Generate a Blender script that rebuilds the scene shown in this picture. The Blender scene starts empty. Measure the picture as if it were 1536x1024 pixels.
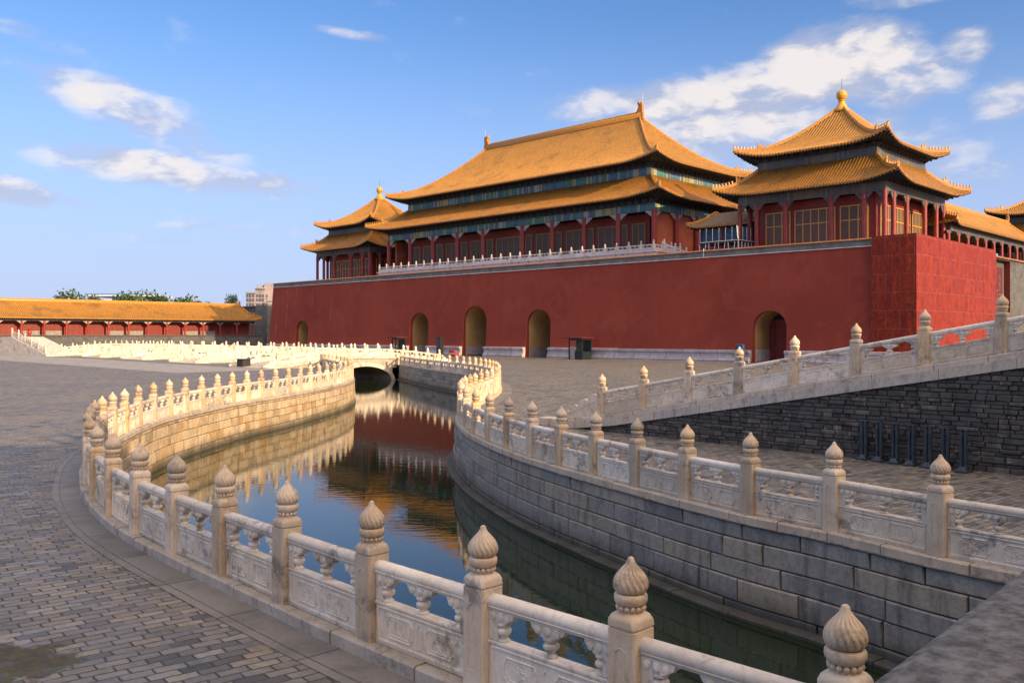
import bpy, bmesh, math, random
from mathutils import Vector, Matrix, geometry, noise as mnoise
random.seed(7)
PI = math.pi
SC = bpy.context.scene
COL = SC.collection

# ------------------------------------------------------------------ camera, sky, sun, exposure
SUN_EL = 20.0
SUN_DIR_H = Vector((0.722, -0.692, 0)).normalized()          # horizontal direction towards the sun
cam_d = bpy.data.cameras.new('camera')
cam = bpy.data.objects.new('camera', cam_d); COL.objects.link(cam)
cam.location = (0, 0, 3.3); cam.rotation_euler = (PI/2, 0, 0)
cam_d.sensor_width = 36; cam_d.lens = 36*1340/1536
cam_d.shift_y = -10/1536
cam_d.clip_start = 0.1; cam_d.clip_end = 6000
SC.camera = cam
SC.view_settings.view_transform = 'Standard'; SC.view_settings.look = 'None'
SC.view_settings.gamma = 1; SC.view_settings.use_curve_mapping = False
SC.view_settings.exposure = 0.72

world = bpy.data.worlds.new('World'); SC.world = world; world.use_nodes = True
SKY_STR = 0.097

class NB:                                                      # small node-building helper
    def __init__(s, nt): s.nt = nt; s.n = nt.nodes; s.l = nt.links
    def node(s, typ, **kw):
        n = s.n.new(typ)
        for k, v in kw.items(): setattr(n, k, v)
        return n
    def put(s, sock, val):
        if hasattr(val, 'is_output') or isinstance(val, bpy.types.NodeSocket): s.l.new(val, sock)
        elif isinstance(val, (tuple, list)):
            sock.default_value = (*val, 1.0) if sock.type == 'RGBA' and len(val) == 3 else val
        else: sock.default_value = val
    def math(s, op, a, b=None, c=None, clamp=False):
        n = s.node('ShaderNodeMath', operation=op, use_clamp=clamp)
        s.put(n.inputs[0], a)
        if b is not None: s.put(n.inputs[1], b)
        if c is not None: s.put(n.inputs[2], c)
        return n.outputs[0]
    def vmath(s, op, a, b=None):
        n = s.node('ShaderNodeVectorMath', operation=op)
        s.put(n.inputs[0], a)
        if b is not None:
            if op == 'SCALE': s.put(n.inputs[3], b)
            else: s.put(n.inputs[1], b)
        return n.outputs[0]
    def mix(s, f, a, b, mode='MIX'):
        n = s.node('ShaderNodeMix', data_type='RGBA', blend_type=mode)
        s.put(n.inputs[0], f); s.put(n.inputs[6], a); s.put(n.inputs[7], b)
        return n.outputs[2]
    def noise(s, vec, scale, detail=4, rough=0.55, dist=0.0):
        n = s.node('ShaderNodeTexNoise')
        if vec is not None: s.put(n.inputs['Vector'], vec)
        n.inputs['Scale'].default_value = scale; n.inputs['Detail'].default_value = detail
        n.inputs['Roughness'].default_value = rough; n.inputs['Distortion'].default_value = dist
        return n.outputs['Fac'], n.outputs['Color']
    def ramp(s, f, stops, const=False):
        n = s.node('ShaderNodeValToRGB')
        if const: n.color_ramp.interpolation = 'CONSTANT'
        el = n.color_ramp.elements
        while len(el) < len(stops): el.new(0.5)
        for e, (p, c) in zip(el, stops):
            e.position = p; e.color = (*c, 1) if len(c) == 3 else c
        s.put(n.inputs[0], f); return n.outputs[0]
    def smooth(s, x, a, b, lo=0.0, hi=1.0):
        n = s.node('ShaderNodeMapRange', interpolation_type='SMOOTHSTEP')
        s.put(n.inputs[0], x); s.put(n.inputs[1], a); s.put(n.inputs[2], b)
        s.put(n.inputs[3], lo); s.put(n.inputs[4], hi); return n.outputs[0]
    def sep(s, v):
        n = s.node('ShaderNodeSeparateXYZ'); s.put(n.inputs[0], v); return n.outputs
    def comb(s, x, y, z=0.0):
        n = s.node('ShaderNodeCombineXYZ'); s.put(n.inputs[0], x); s.put(n.inputs[1], y); s.put(n.inputs[2], z)
        return n.outputs[0]
    def mapping(s, v, scale=(1, 1, 1), rot=(0, 0, 0), loc=(0, 0, 0)):
        n = s.node('ShaderNodeMapping'); s.put(n.inputs[0], v)
        n.inputs['Scale'].default_value = scale; n.inputs['Rotation'].default_value = rot
        n.inputs['Location'].default_value = loc; return n.outputs[0]

def build_world():
    b = NB(world.node_tree); b.n.clear()
    sky = b.node('ShaderNodeTexSky', sky_type='NISHITA'); sky.sun_disc = False
    sky.sun_elevation = math.radians(SUN_EL)
    sky.sun_rotation = math.atan2(SUN_DIR_H.x, SUN_DIR_H.y)
    sky.air_density = 1.0; sky.dust_density = 0.6; sky.ozone_density = 2.2
    d = b.node('ShaderNodeTexCoord').outputs['Generated']
    x, y, z = b.sep(d)
    az = b.math('ARCTAN2', x, y); el = b.math('ARCSINE', z)
    # clouds: soft banks at compass positions, broken up by noise
    P = b.comb(b.math('MULTIPLY', az, 1.0), b.math('MULTIPLY', el, 2.3), 0.0)
    warp = b.noise(P, 9.0, 3, 0.5)[1]
    P2 = b.vmath('ADD', P, b.vmath('SCALE', b.vmath('SUBTRACT', warp, (0.5, 0.5, 0.5)), 0.035))
    n1 = b.noise(P2, 12.0, 8, 0.57)[0]
    n2 = b.noise(b.vmath('ADD', P2, (0.012, 0.02, 0)), 13.0, 5, 0.56)[0]
    banks = [  # azimuth, elevation, half sizes (degrees), tilt, weight
        (-23.8, 13.4, 4.2, 1.2, -0.26, 0.98), (-20.5, 11.7, 3.8, 1.0, -0.30, 0.80), (-22.6, 9.9, 5.2, .95, -0.05, 1.08), (-18.0, 9.3, 5.2, .80, -0.05, 1.02), (-28.9, 7.9, 1.9, .75, -0.1, .95),
        (-26.0, 7.5, 1.1, 0.4, -0.05, 0.62), (20.0, 15.8, 4.2, 2.1, 0.05, 1.36), (22.5, 14.9, 3.6, 1.7, 0, 1.0), (9.6, 14.3, 6.0, 1.35, 0.02, 1.12), (15.5, 14.2, 5.2, 1.9, 0.0, 1.12), (13.0, 12.9, 7.5, 1.7, 0, 1.05),
        (17.0, 12.0, 6.5, 1.9, 0.0, 0.88), (26.9, 16.1, 1.3, 0.85, 0.0, 0.95), (24.6, 19.4, 3.2, 0.75, 0.05, 0.9),
        (29.3, 12.9, 1.8, 1.1, 0.1, 0.9), (-9.8, 18.3, 2.6, 0.28, -0.1, 0.50), (-27.0, 16.0, 2.6, 0.6, -0.3, 0.60),
        (-16.0, 6.5, 5, 0.4, 0, 0.45), (-24.0, 5.6, 4, 0.35, 0, 0.48), (22.0, 9.5, 8.0, 1.4, 0, 0.55), (9.5, 9.4, 1.6, .4, 0, .6), (-6.6, 9.6, .9, .25, 0, .6),
        (60, 20, 15, 5, 0, 1.1), (-70, 14, 20, 3.5, 0, 1.0), (120, 16, 18, 4, 0, 1.0), (175, 22, 20, 5, 0, 1.0), (-130, 18, 15, 4, 0, 1.0)]
    tot = None
    for (a, e, ha, he, t, w) in banks:
        da = b.math('SUBTRACT', az, math.radians(a)); de = b.math('SUBTRACT', el, math.radians(e))
        de2 = b.math('SUBTRACT', de, b.math('MULTIPLY', da, t))
        q = b.math('ADD', b.math('POWER', b.math('DIVIDE', da, math.radians(ha)), 2), b.math('POWER', b.math('DIVIDE', de2, math.radians(he)), 2))
        m = b.math('MULTIPLY', b.smooth(q, 0.0, 2.6, 1.0, 0.0), w)
        tot = m if tot is None else b.math('MAXIMUM', tot, m)
    deck_fill = b.smooth(el, math.radians(24), math.radians(40), 0.0, 1.0)      # broken cloud deck added above the view, neutral fill light
    tot = b.math('MAXIMUM', tot, deck_fill)
    dens = b.math('ADD', tot, b.math('MULTIPLY', b.math('SUBTRACT', n1, 0.5), 2.1))
    fac = b.smooth(dens, 0.20, 1.32)
    lit = b.math('ADD', b.math('MULTIPLY', b.math('SUBTRACT', n1, n2), 5.5), b.smooth(dens, 0.35, 1.5))
    ccol = b.mix(b.math('MULTIPLY', lit, 1.0, clamp=True), (0.50, 0.52, 0.64), (0.90, 0.83, 0.79))
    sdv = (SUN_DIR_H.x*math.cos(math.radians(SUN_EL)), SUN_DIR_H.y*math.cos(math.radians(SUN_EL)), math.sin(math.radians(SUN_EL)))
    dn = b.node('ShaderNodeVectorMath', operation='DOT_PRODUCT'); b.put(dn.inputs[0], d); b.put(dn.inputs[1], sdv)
    warm_fill = b.math('POWER', b.math('MAXIMUM', dn.outputs['Value'], 0.0), 3.0)   # unseen clouds round the sun, brightened as added warm fill for the foreground
    ccol = b.mix(warm_fill, ccol, (6.2, 4.2, 2.3))
    ccol = b.vmath('SCALE', ccol, b.math('ADD', 0.9, b.math('MULTIPLY', deck_fill, 0.25)))
    scol = b.vmath('SCALE', sky.outputs[0], SKY_STR)
    scol = b.mix(1.0, scol, (0.66, 0.87, 1.17), 'MULTIPLY')
    hz = b.smooth(el, math.radians(0), math.radians(21), 0.9, 0.0)
    scol = b.mix(hz, scol, (0.325, 0.375, 0.56))
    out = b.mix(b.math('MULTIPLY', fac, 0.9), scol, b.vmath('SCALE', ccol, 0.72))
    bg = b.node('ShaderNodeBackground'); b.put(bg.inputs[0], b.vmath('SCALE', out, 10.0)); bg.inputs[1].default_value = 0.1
    o = b.node('ShaderNodeOutputWorld'); b.l.new(bg.outputs[0], o.inputs[0])
build_world()

sun_d = bpy.data.lights.new('sun', 'SUN'); sun_d.energy = 3.7; sun_d.angle = math.radians(0.53); sun_d.color = (1.0, 0.70, 0.38)
sun = bpy.data.objects.new('sun', sun_d); COL.objects.link(sun)
sd = Vector((SUN_DIR_H.x*math.cos(math.radians(SUN_EL)), SUN_DIR_H.y*math.cos(math.radians(SUN_EL)), math.sin(math.radians(SUN_EL))))
sun.rotation_euler = sd.to_track_quat('Z', 'Y').to_euler()
sun.location = (40, -40, 60)

# ------------------------------------------------------------------ mesh helpers
class MB:
    def __init__(s): s.v = []; s.f = []; s.m = []; s.uv = []; s.t = []
    def add(s, vs, fs, m=0, uv=None, t=0.5):
        o = len(s.v); s.v.extend([tuple(p) for p in vs])
        for i, f in enumerate(fs):
            s.f.append(tuple(o+k for k in f)); s.m.append(m[i] if isinstance(m, list) else m)
            s.uv.append(uv[i] if uv else None); s.t.append(t)
    def box(s, c, d, rz=0.0, m=0, t=0.5, taper=1.0):
        x, y, z = d[0]/2, d[1]/2, d[2]/2; ca, sa = math.cos(rz), math.sin(rz); vs = []
        for zz, k in ((-z, 1.0), (z, taper)):
            for sx, sy in ((-x, -y), (x, -y), (x, y), (-x, y)):
                px, py = sx*k, sy*k
                vs.append((c[0]+px*ca-py*sa, c[1]+px*sa+py*ca, c[2]+zz))
        s.add(vs, [(3, 2, 1, 0), (4, 5, 6, 7), (0, 1, 5, 4), (1, 2, 6, 5), (2, 3, 7, 6), (3, 0, 4, 7)], m, None, t)
    def cbox(s, c, d, rz=0.0, ch=0.01, m=0, t=0.5):              # box with chamfered edges
        x, y, z = d[0]/2, d[1]/2, d[2]/2; ca, sa = math.cos(rz), math.sin(rz)
        ch = min(ch, x*.45, y*.45, z*.45)
        rings = []
        for zz, inset in ((-z, ch), (-z+ch, 0), (z-ch, 0), (z, ch)):
            X, Y = x-inset, y-inset; k = ch if inset == 0 else ch*.6
            rings.append([(px, py, zz) for px, py in ((-X+k, -Y), (X-k, -Y), (X, -Y+k), (X, Y-k), (X-k, Y), (-X+k, Y), (-X, Y-k), (-X, -Y+k))])
        vs = [(c[0]+p[0]*ca-p[1]*sa, c[1]+p[0]*sa+p[1]*ca, c[2]+p[2]) for r in rings for p in r]
        fs = [tuple(range(7, -1, -1)), tuple(range(24, 32))]
        for r in range(3):
            for k in range(8): fs.append((r*8+k, r*8+(k+1) % 8, r*8+8+(k+1) % 8, r*8+8+k))
        s.add(vs, fs, m, None, t)
    def lathe(s, prof, n=16, c=(0, 0, 0), m=0, rfun=None, t=0.5, cap=True):
        vs = []
        for (r, z) in prof:
            for k in range(n):
                a = 2*PI*k/n; rr = rfun(r, z, a) if rfun else r
                vs.append((c[0]+rr*math.cos(a), c[1]+rr*math.sin(a), c[2]+z))
        fs = []
        for i in range(len(prof)-1):
            for k in range(n): fs.append((i*n+k, i*n+(k+1) % n, (i+1)*n+(k+1) % n, (i+1)*n+k))
        if cap: fs.append(tuple(range(n-1, -1, -1))); fs.append(tuple((len(prof)-1)*n+k for k in range(n)))
        s.add(vs, fs, m, None, t)
    def tube(s, pts, r, n=6, m=0, t=0.5, closed=False):
        pts = [Vector(p) for p in pts]; N = len(pts); vs = []
        for i, p in enumerate(pts):
            a = pts[(i-1) % N] if (closed or i > 0) else p; b = pts[(i+1) % N] if (closed or i < N-1) else p
            d = (b-a).normalized() if (b-a).length > 1e-9 else Vector((0, 0, 1))
            up = Vector((0, 0, 1)) if abs(d.z) < .95 else Vector((0, 1, 0))
            sx = d.cross(up).normalized(); sy = sx.cross(d)
            rr = r[i] if isinstance(r, (list, tuple)) else r
            for k in range(n):
                an = 2*PI*k/n; vs.append(p+sx*math.cos(an)*rr+sy*math.sin(an)*rr)
        fs = []
        for i in range(N if closed else N-1):
            j = (i+1) % N
            for k in range(n): fs.append((i*n+k, i*n+(k+1) % n, j*n+(k+1) % n, j*n+k))
        if not closed: fs.append(tuple(range(n-1, -1, -1))); fs.append(tuple((N-1)*n+k for k in range(n)))
        s.add(vs, fs, m, None, t)
    def beam(s, pts, w, h, m=0, t=0.5, up=Vector((0, 0, 1))):     # rectangular section swept, pts at the bottom centre
        pts = [Vector(p) for p in pts]; N = len(pts); vs = []
        for i, p in enumerate(pts):
            a = pts[max(0, i-1)]; b = pts[min(N-1, i+1)]; d = (b-a)
            sx = d.cross(up).normalized()
            for k, z in ((-1, 0), (1, 0), (1, 1), (-1, 1)): vs.append(p+sx*(k*w/2)+up*(z*h))
        fs = [(3, 2, 1, 0), tuple((N-1)*4+k for k in range(4))]
        for i in range(N-1):
            for k in range(4): fs.append((i*4+k, i*4+(k+1) % 4, i*4+4+(k+1) % 4, i*4+4+k))
        s.add(vs, fs, m, None, t)
    def extrude(s, poly, y0, y1, m=0, t=0.5, M=None, holes=None):  # polygon in x,z, extruded along y
        n = len(poly); vs = [(p[0], y0, p[1]) for p in poly]+[(p[0], y1, p[1]) for p in poly]
        tri = geometry.tessellate_polygon([[Vector((p[0], p[1], 0)) for p in poly]])
        fs = [tuple(q) for q in tri]+[tuple(n+k for k in reversed(q)) for q in tri]
        fs += [(k, (k+1) % n, n+(k+1) % n, n+k) for k in range(n)]
        if M: vs = [M @ Vector(p) for p in vs]
        s.add(vs, fs, m, None, t)
    def shear(s, slope):
        s.v = [(x, y, z+slope*x) for (x, y, z) in s.v]; return s
    def moved(s, M):
        s.v = [tuple(M @ Vector(p)) for p in s.v]; return s
    def mesh(s, name, mats, smooth=None, fix=True):
        me = bpy.data.meshes.new(name); me.from_pydata(s.v, [], s.f)
        for mt in mats: me.materials.append(mt)
        me.polygons.foreach_set('material_index', s.m)
        if any(u is not None for u in s.uv):
            ul = me.uv_layers.new(name='uv'); i = 0
            for u, f in zip(s.uv, s.f):
                for k in range(len(f)):
                    ul.data[i].uv = u[k] if u else (0, 0); i += 1
        at = me.color_attributes.new('tint', 'FLOAT_COLOR', 'CORNER'); arr = []
        for tt, f in zip(s.t, s.f): arr.extend([tt, tt, tt, 1.0]*len(f))
        at.data.foreach_set('color', arr)
        if fix:
            bm = bmesh.new(); bm.from_mesh(me); bmesh.ops.recalc_face_normals(bm, faces=bm.faces); bm.to_mesh(me); bm.free()
        if smooth is not None: 
            me.polygons.foreach_set('use_smooth', [True]*len(me.polygons))
            me.set_sharp_from_angle(angle=math.radians(smooth))
        me.update(); return me

def link(name, me, parent=None, loc=(0, 0, 0), rot=(0, 0, 0), scale=(1, 1, 1), label=None, cat=None, group=None, kind=None):
    o = bpy.data.objects.new(name, me); COL.objects.link(o)
    o.parent = parent; o.location = loc; o.rotation_euler = rot; o.scale = scale
    return tag(o, label, cat, group, kind)
def tag(o, label=None, cat=None, group=None, kind=None):
    for k, v in (('label', label), ('category', cat), ('group', group), ('kind', kind)):
        if v: o[k] = v
    return o
def thing(name, label, cat, loc=(0, 0, 0), rz=0.0, group=None):
    return link(name, None, None, loc, (0, 0, rz), (1, 1, 1), label, cat, group)
def part(name, mb, mats, parent, loc=(0, 0, 0), rot=(0, 0, 0), smooth=None, fix=True, label=None):
    if not isinstance(mats, (list, tuple)): mats = [mats]
    return link(name, mb.mesh(name, mats, smooth, fix), parent, loc, rot, label=label)

def catmull(pts, step=0.5):
    P = [Vector((p[0], p[1], p[2] if len(p) > 2 else 0)) for p in pts]; out = []
    for i in range(len(P)-1):
        p0 = P[i-1] if i > 0 else P[i]*2-P[i+1]; p1, p2 = P[i], P[i+1]; p3 = P[i+2] if i+2 < len(P) else P[i+1]*2-P[i]
        n = max(1, int((p2-p1).length/step))
        for k in range(n):
            t = k/n
            out.append(0.5*((2*p1)+(p2-p0)*t+(2*p0-5*p1+4*p2-p3)*t*t+(3*p1-p0-3*p2+p3)*t**3))
    out.append(P[-1].copy()); return out
def offset(path, d):                                            # d > 0: to the right of travel
    out = []
    for i, p in enumerate(path):
        a = path[max(0, i-1)]; b = path[min(len(path)-1, i+1)]; t = (b-a); t.z = 0; t.normalize()
        out.append(Vector((p.x+t.y*d, p.y-t.x*d, p.z)))
    return out
def arclen(path):
    s = [0.0]
    for a, b in zip(path, path[1:]): s.append(s[-1]+(Vector((b.x-a.x, b.y-a.y, 0))).length)
    return s
def at_len(path, S, x):
    x = max(0, min(S[-1], x)); lo, hi = 0, len(S)-1
    while hi-lo > 1:
        md = (lo+hi)//2
        if S[md] <= x: lo = md
        else: hi = md
    k = (x-S[lo])/max(1e-9, S[hi]-S[lo]); p = path[lo].lerp(path[hi], k); t = (path[hi]-path[lo]); t.z = 0; t.normalize()
    return p, t

# ------------------------------------------------------------------ materials
def mat(name):
    m = bpy.data.materials.new(name); m.use_nodes = True
    b = NB(m.node_tree); p = b.n['Principled BSDF']; return m, b, p
def bump(b, p, h, strength=0.4, dist=0.02):
    n = b.node('ShaderNodeBump'); n.inputs['Strength'].default_value = strength; n.inputs['Distance'].default_value = dist
    b.put(n.inputs['Height'], h); b.l.new(n.outputs[0], p.inputs['Normal'])
def objvec(b):                                                  # object coords shifted by a per-object random
    tc = b.node('ShaderNodeTexCoord').outputs['Object']; r = b.node('ShaderNodeObjectInfo').outputs['Random']
    return b.vmath('ADD', tc, b.comb(b.math('MULTIPLY', r, 37.0), b.math('MULTIPLY', r, 91.0), b.math('MULTIPLY', r, 13.0))), r
def worldvec(b): return b.node('ShaderNodeNewGeometry').outputs['Position']

def cells(b, vec, w, h, mort, warp=0.0, jitter=0.25):
    if warp: 
        nz = b.noise(vec, 1.6/h*0.6, 2)[1]
        vec = b.vmath('ADD', vec, b.vmath('SCALE', b.vmath('SUBTRACT', nz, (0.5, 0.5, 0.5)), warp))
    x, y, _ = b.sep(vec)
    ry = b.math('DIVIDE', y, h); row = b.math('FLOOR', ry)
    wn = b.node('ShaderNodeTexWhiteNoise', noise_dimensions='1D'); b.put(wn.inputs['W'], row)
    rx = b.math('ADD', b.math('DIVIDE', x, w), b.math('ADD', b.math('MULTIPLY', row, 0.5), b.math('MULTIPLY', wn.outputs[0], jitter)))
    colm = b.math('FLOOR', rx)
    fx = b.math('SUBTRACT', rx, colm); fy = b.math('SUBTRACT', ry, row)
    ex = b.math('MULTIPLY', b.math('MINIMUM', fx, b.math('SUBTRACT', 1.0, fx)), w)
    ey = b.math('MULTIPLY', b.math('MINIMUM', fy, b.math('SUBTRACT', 1.0, fy)), h)
    e = b.math('MINIMUM', ex, ey)
    mask = b.smooth(e, mort*0.25, mort)
    wn2 = b.node('ShaderNodeTexWhiteNoise', noise_dimensions='2D'); b.put(wn2.inputs['Vector'], b.comb(colm, row))
    return wn2.outputs['Value'], wn2.outputs['Color'], mask

def make_marble(name, c1, c2, c3, rough=0.55, carve=0.25):
    m, b, p = mat(name); v, r = objvec(b)
    n1 = b.noise(v, 2.2, 6, 0.6)[0]; n2 = b.noise(b.mapping(v, (7, 7, 1.6)), 1.0, 7, 0.68, 1.2)[0]
    n3 = b.noise(v, 24, 5, 0.65)[0]
    c = b.mix(b.smooth(n1, .35, .68), c1, c2)
    c = b.mix(b.math('MULTIPLY', b.smooth(n2, .48, .80), .62), c, c3)
    c = b.mix(b.math('MULTIPLY', b.smooth(n3, .45, .75), .22), c, (c3[0]*.6, c3[1]*.6, c3[2]*.62))
    n5 = b.noise(v, 1.15, 7, .68, .5)[0]; n6 = b.noise(v, 6.5, 6, .7)[0]
    c = b.mix(b.math('MULTIPLY', b.math('MULTIPLY', b.smooth(n5, .51, .64), b.smooth(n6, .40, .58)), .78), c, (.17, .15, .13))
    c = b.mix(b.math('MULTIPLY', b.smooth(b.noise(v, 3.3, 5, .6, 2.0)[0], .66, .72), .5), c, (.44, .27, .13))
    hsv = b.node('ShaderNodeHueSaturation'); b.put(hsv.inputs['Color'], c)
    b.put(hsv.inputs['Value'], b.math('ADD', .80, b.math('MULTIPLY', r, .34)))
    b.put(hsv.inputs['Saturation'], b.math('ADD', .72, b.math('MULTIPLY', b.math('FRACT', b.math('MULTIPLY', r, 7.3)), .55)))
    b.put(p.inputs['Base Color'], hsv.outputs[0]); p.inputs['Roughness'].default_value = rough
    h = b.math('ADD', b.math('MULTIPLY', n3, .7), b.math('MULTIPLY', b.noise(v, 90, 3)[0], .3))
    bump(b, p, h, carve, 0.012); return m
M = {}
M['marble'] = make_marble('marble', (.79, .72, .625), (.67, .58, .475), (.36, .27, .185))
M['marble_post'] = make_marble('marble_post', (.69, .565, .42), (.58, .44, .305), (.34, .23, .14))
M['marble_kerb'] = make_marble('marble_kerb', (.60, .525, .44), (.47, .41, .345), (.20, .165, .135), .7, .5)
M['marble_white'] = make_marble('marble_white', (.66, .62, .60), (.58, .54, .52), (.42, .37, .35))

def make_blocks(name, tones, joint=None, rough=0.75):             # colour of separate stone blocks from their tint attribute
    m, b, p = mat(name)
    t = b.sep(b.node('ShaderNodeAttribute', attribute_name='tint').outputs['Color'])[0]
    pos = worldvec(b)
    n = b.noise(pos, 1.7, 6, .62)[0]; n2 = b.noise(pos, 11, 6, .7)[0]; n3 = b.noise(b.mapping(pos, (3, 3, .5)), 1.5, 5, .6)[0]
    c = b.ramp(b.math('ADD', t, b.math('MULTIPLY', b.math('SUBTRACT', n, .5), .55)), [(i/(len(tones)-1), q) for i, q in enumerate(tones)])
    c = b.mix(b.smooth(n3, .48, .72, 0, .75), c, (.40, .39, .38), 'MULTIPLY')
    c = b.mix(b.smooth(n2, .42, .70, 0, .6), c, (.50, .48, .46), 'MULTIPLY')
    c = b.mix(b.smooth(b.noise(pos, 4.5, 6, .7)[0], .58, .68, 0, .35), c, (.55, .50, .42))
    z = b.sep(pos)[2]
    tide = b.smooth(b.math('ADD', z, b.math('MULTIPLY', b.math('SUBTRACT', n, .5), .35)), -1.80, -1.22, 0.88, 0.0)
    c = b.mix(tide, c, (.035, .036, .028))
    b.put(p.inputs['Base Color'], c); p.inputs['Roughness'].default_value = rough
    bump(b, p, b.math('ADD', b.math('MULTIPLY', n2, .7), b.math('MULTIPLY', b.noise(pos, 45, 4, .7)[0], .5)), .55, .03)
    return m
M['ashlar_grey'] = make_blocks('ashlar_grey', [(.20, .198, .198), (.36, .352, .34), (.28, .276, .272), (.42, .375, .31), (.31, .30, .285), (.40, .38, .345)])
M['ashlar_honey'] = make_blocks('ashlar_honey', [(.42, .35, .25), (.58, .46, .31), (.50, .39, .25), (.40, .25, .11), (.62, .53, .40), (.36, .27, .17), (.56, .47, .33)])
M['rubble'] = make_blocks('rubble', [(.045, .044, .046), (.11, .105, .105), (.07, .068, .07), (.17, .155, .145), (.05, .05, .052), (.10, .10, .105), (.075, .07, .068)])
M['ramp_kerb'] = make_blocks('ramp_kerb', [(.54, .50, .44), (.64, .58, .50), (.46, .455, .455), (.66, .59, .48)])

def simple(name, c, rough=0.6, metal=0.0, nscale=6, namt=.25, bstr=.15, spec=None, use_obj=True):
    m, b, p = mat(name); v = objvec(b)[0] if use_obj else worldvec(b)
    n = b.noise(v, nscale, 5, .6)[0]
    b.put(p.inputs['Base Color'], b.mix(b.smooth(n, .3, .7, 0, 1), tuple(x*(1-namt) for x in c), tuple(min(1, x*(1+namt)) for x in c)))
    p.inputs['Roughness'].default_value = rough; p.inputs['Metallic'].default_value = metal
    if bstr: bump(b, p, n, bstr, .02)
    return m
M['joint'] = simple('joint', (.05, .045, .04), .9)
M['dark_joint'] = simple('dark_joint', (.03, .028, .026), .9)
M['column_red'] = simple('column_red', (.27, .030, .022), .45, nscale=2)
M['door_red'] = simple('door_red', (.22, .028, .02), .55, nscale=3)
M['wall_side'] = simple('wall_side', (.40, .10, .05), .85, nscale=.6, namt=.15)
M['gold_frame'] = simple('gold_frame', (.62, .35, .07), .4, nscale=9)
M['dull_gold'] = simple('dull_gold', (.48, .22, .06), .5, nscale=9)
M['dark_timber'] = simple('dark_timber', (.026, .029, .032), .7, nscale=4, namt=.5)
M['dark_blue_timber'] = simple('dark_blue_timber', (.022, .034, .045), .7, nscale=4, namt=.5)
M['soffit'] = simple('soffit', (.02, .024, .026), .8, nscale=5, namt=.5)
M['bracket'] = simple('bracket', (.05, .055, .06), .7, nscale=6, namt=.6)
M['corbel_pale'] = simple('corbel_pale', (.42, .38, .36), .7, nscale=6, namt=.3)
M['corbel_grey'] = simple('corbel_grey', (.10, .105, .11), .7, nscale=4, namt=.4)
M['glaze_trim'] = simple('glaze_trim', (.46, .21, .03), .38, nscale=4, namt=.3)
M['glaze_gold'] = simple('glaze_gold', (.62, .33, .04), .22, nscale=3, namt=.15, bstr=0)
M['coping_tile'] = simple('coping_tile', (.30, .13, .05), .6, nscale=3, namt=.4)
M['white_lime'] = simple('white_lime', (.62, .60, .58), .8, nscale=2, namt=.2)
M['ochre'] = simple('ochre', (.48, .29, .12), .9, nscale=.5, namt=.12)
M['steel_dark'] = simple('steel_dark', (.045, .065, .085), .45, 0.3, nscale=7, namt=.25)
M['white_metal'] = simple('white_metal', (.65, .66, .68), .4)
M['black_metal'] = simple('black_metal', (.015, .015, .018), .5)
M['red_paint'] = simple('red_paint', (.45, .03, .03), .5)
M['maroon_roof'] = simple('maroon_roof', (.10, .010, .012), .6)
M['teal_panel'] = simple('teal_panel', (.006, .015, .019), .5)
M['blue_panel'] = simple('blue_panel', (.03, .08, .22), .5)
M['blue_timber'] = simple('blue_timber', (.03, .09, .16), .6, nscale=4, namt=.5)
M['concrete_pink'] = simple('concrete_pink', (.33, .28, .28), .85, nscale=.2, use_obj=False)
M['concrete_grey'] = simple('concrete_grey', (.32, .35, .42), .85, nscale=.2, use_obj=False)
M['pane_far'] = simple('pane_far', (.08, .10, .15), .25, bstr=0)
M['blue_roof'] = simple('blue_roof', (.10, .22, .50), .5)
M['lead_white'] = simple('lead_white', (.60, .62, .66), .6)
M['grey_coping'] = simple('grey_coping', (.125, .122, .125), .85, nscale=17, namt=.55, bstr=1.0)
M['bark'] = simple('bark', (.10, .07, .05), .9)
def glass_mat():
    m, b, p = mat('glass_pane'); p.inputs['Base Color'].default_value = (.90, .95, .97, 1); p.inputs['Roughness'].default_value = .0
    p.inputs['Transmission Weight'].default_value = 1.0; p.inputs['IOR'].default_value = 1.15; return m
M['glass_pane'] = glass_mat()

def make_red_wall():
    m, b, p = mat('red_plaster'); pos = b.node('ShaderNodeTexCoord').outputs['Object']
    n = b.noise(pos, .09, 5, .6)[0]; n2 = b.noise(pos, .8, 6, .65)[0]
    st = b.noise(b.mapping(pos, (1.4, 1.4, .05)), 1.0, 5, .7)[0]
    c = b.mix(b.smooth(n, .3, .7), (.225, .031, .018), (.30, .047, .026))
    c = b.mix(b.smooth(n2, .4, .75, 0, .35), c, (.19, .030, .022))
    pt = b.noise(pos, .33, 3, .5, .8)[0]; c = b.mix(b.smooth(pt, .56, .60, 0, .2), c, (.33, .075, .052))
    rn = b.noise(b.mapping(pos, (.7, .7, .03)), 1.0, 4, .65)[0]; c = b.mix(b.smooth(rn, .55, .75, 0, .4), c, (.20, .03, .022))
    x, _, z = b.sep(pos)
    leftm = b.smooth(x, -66, -20, 1.0, 0.12)
    c = b.mix(b.math('MULTIPLY', b.smooth(st, .63, .72), b.math('MULTIPLY', leftm, .75)), c, (.46, .24, .22))
    c = b.mix(b.math('MULTIPLY', b.smooth(z, 1.2, 4.0, .45, 0), b.smooth(n2, .35, .6)), c, (.30, .05, .03))
    b.put(p.inputs['Base Color'], c); p.inputs['Roughness'].default_value = .9
    bump(b, p, n2, .25, .05); return m
M['red_plaster'] = make_red_wall()

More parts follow.
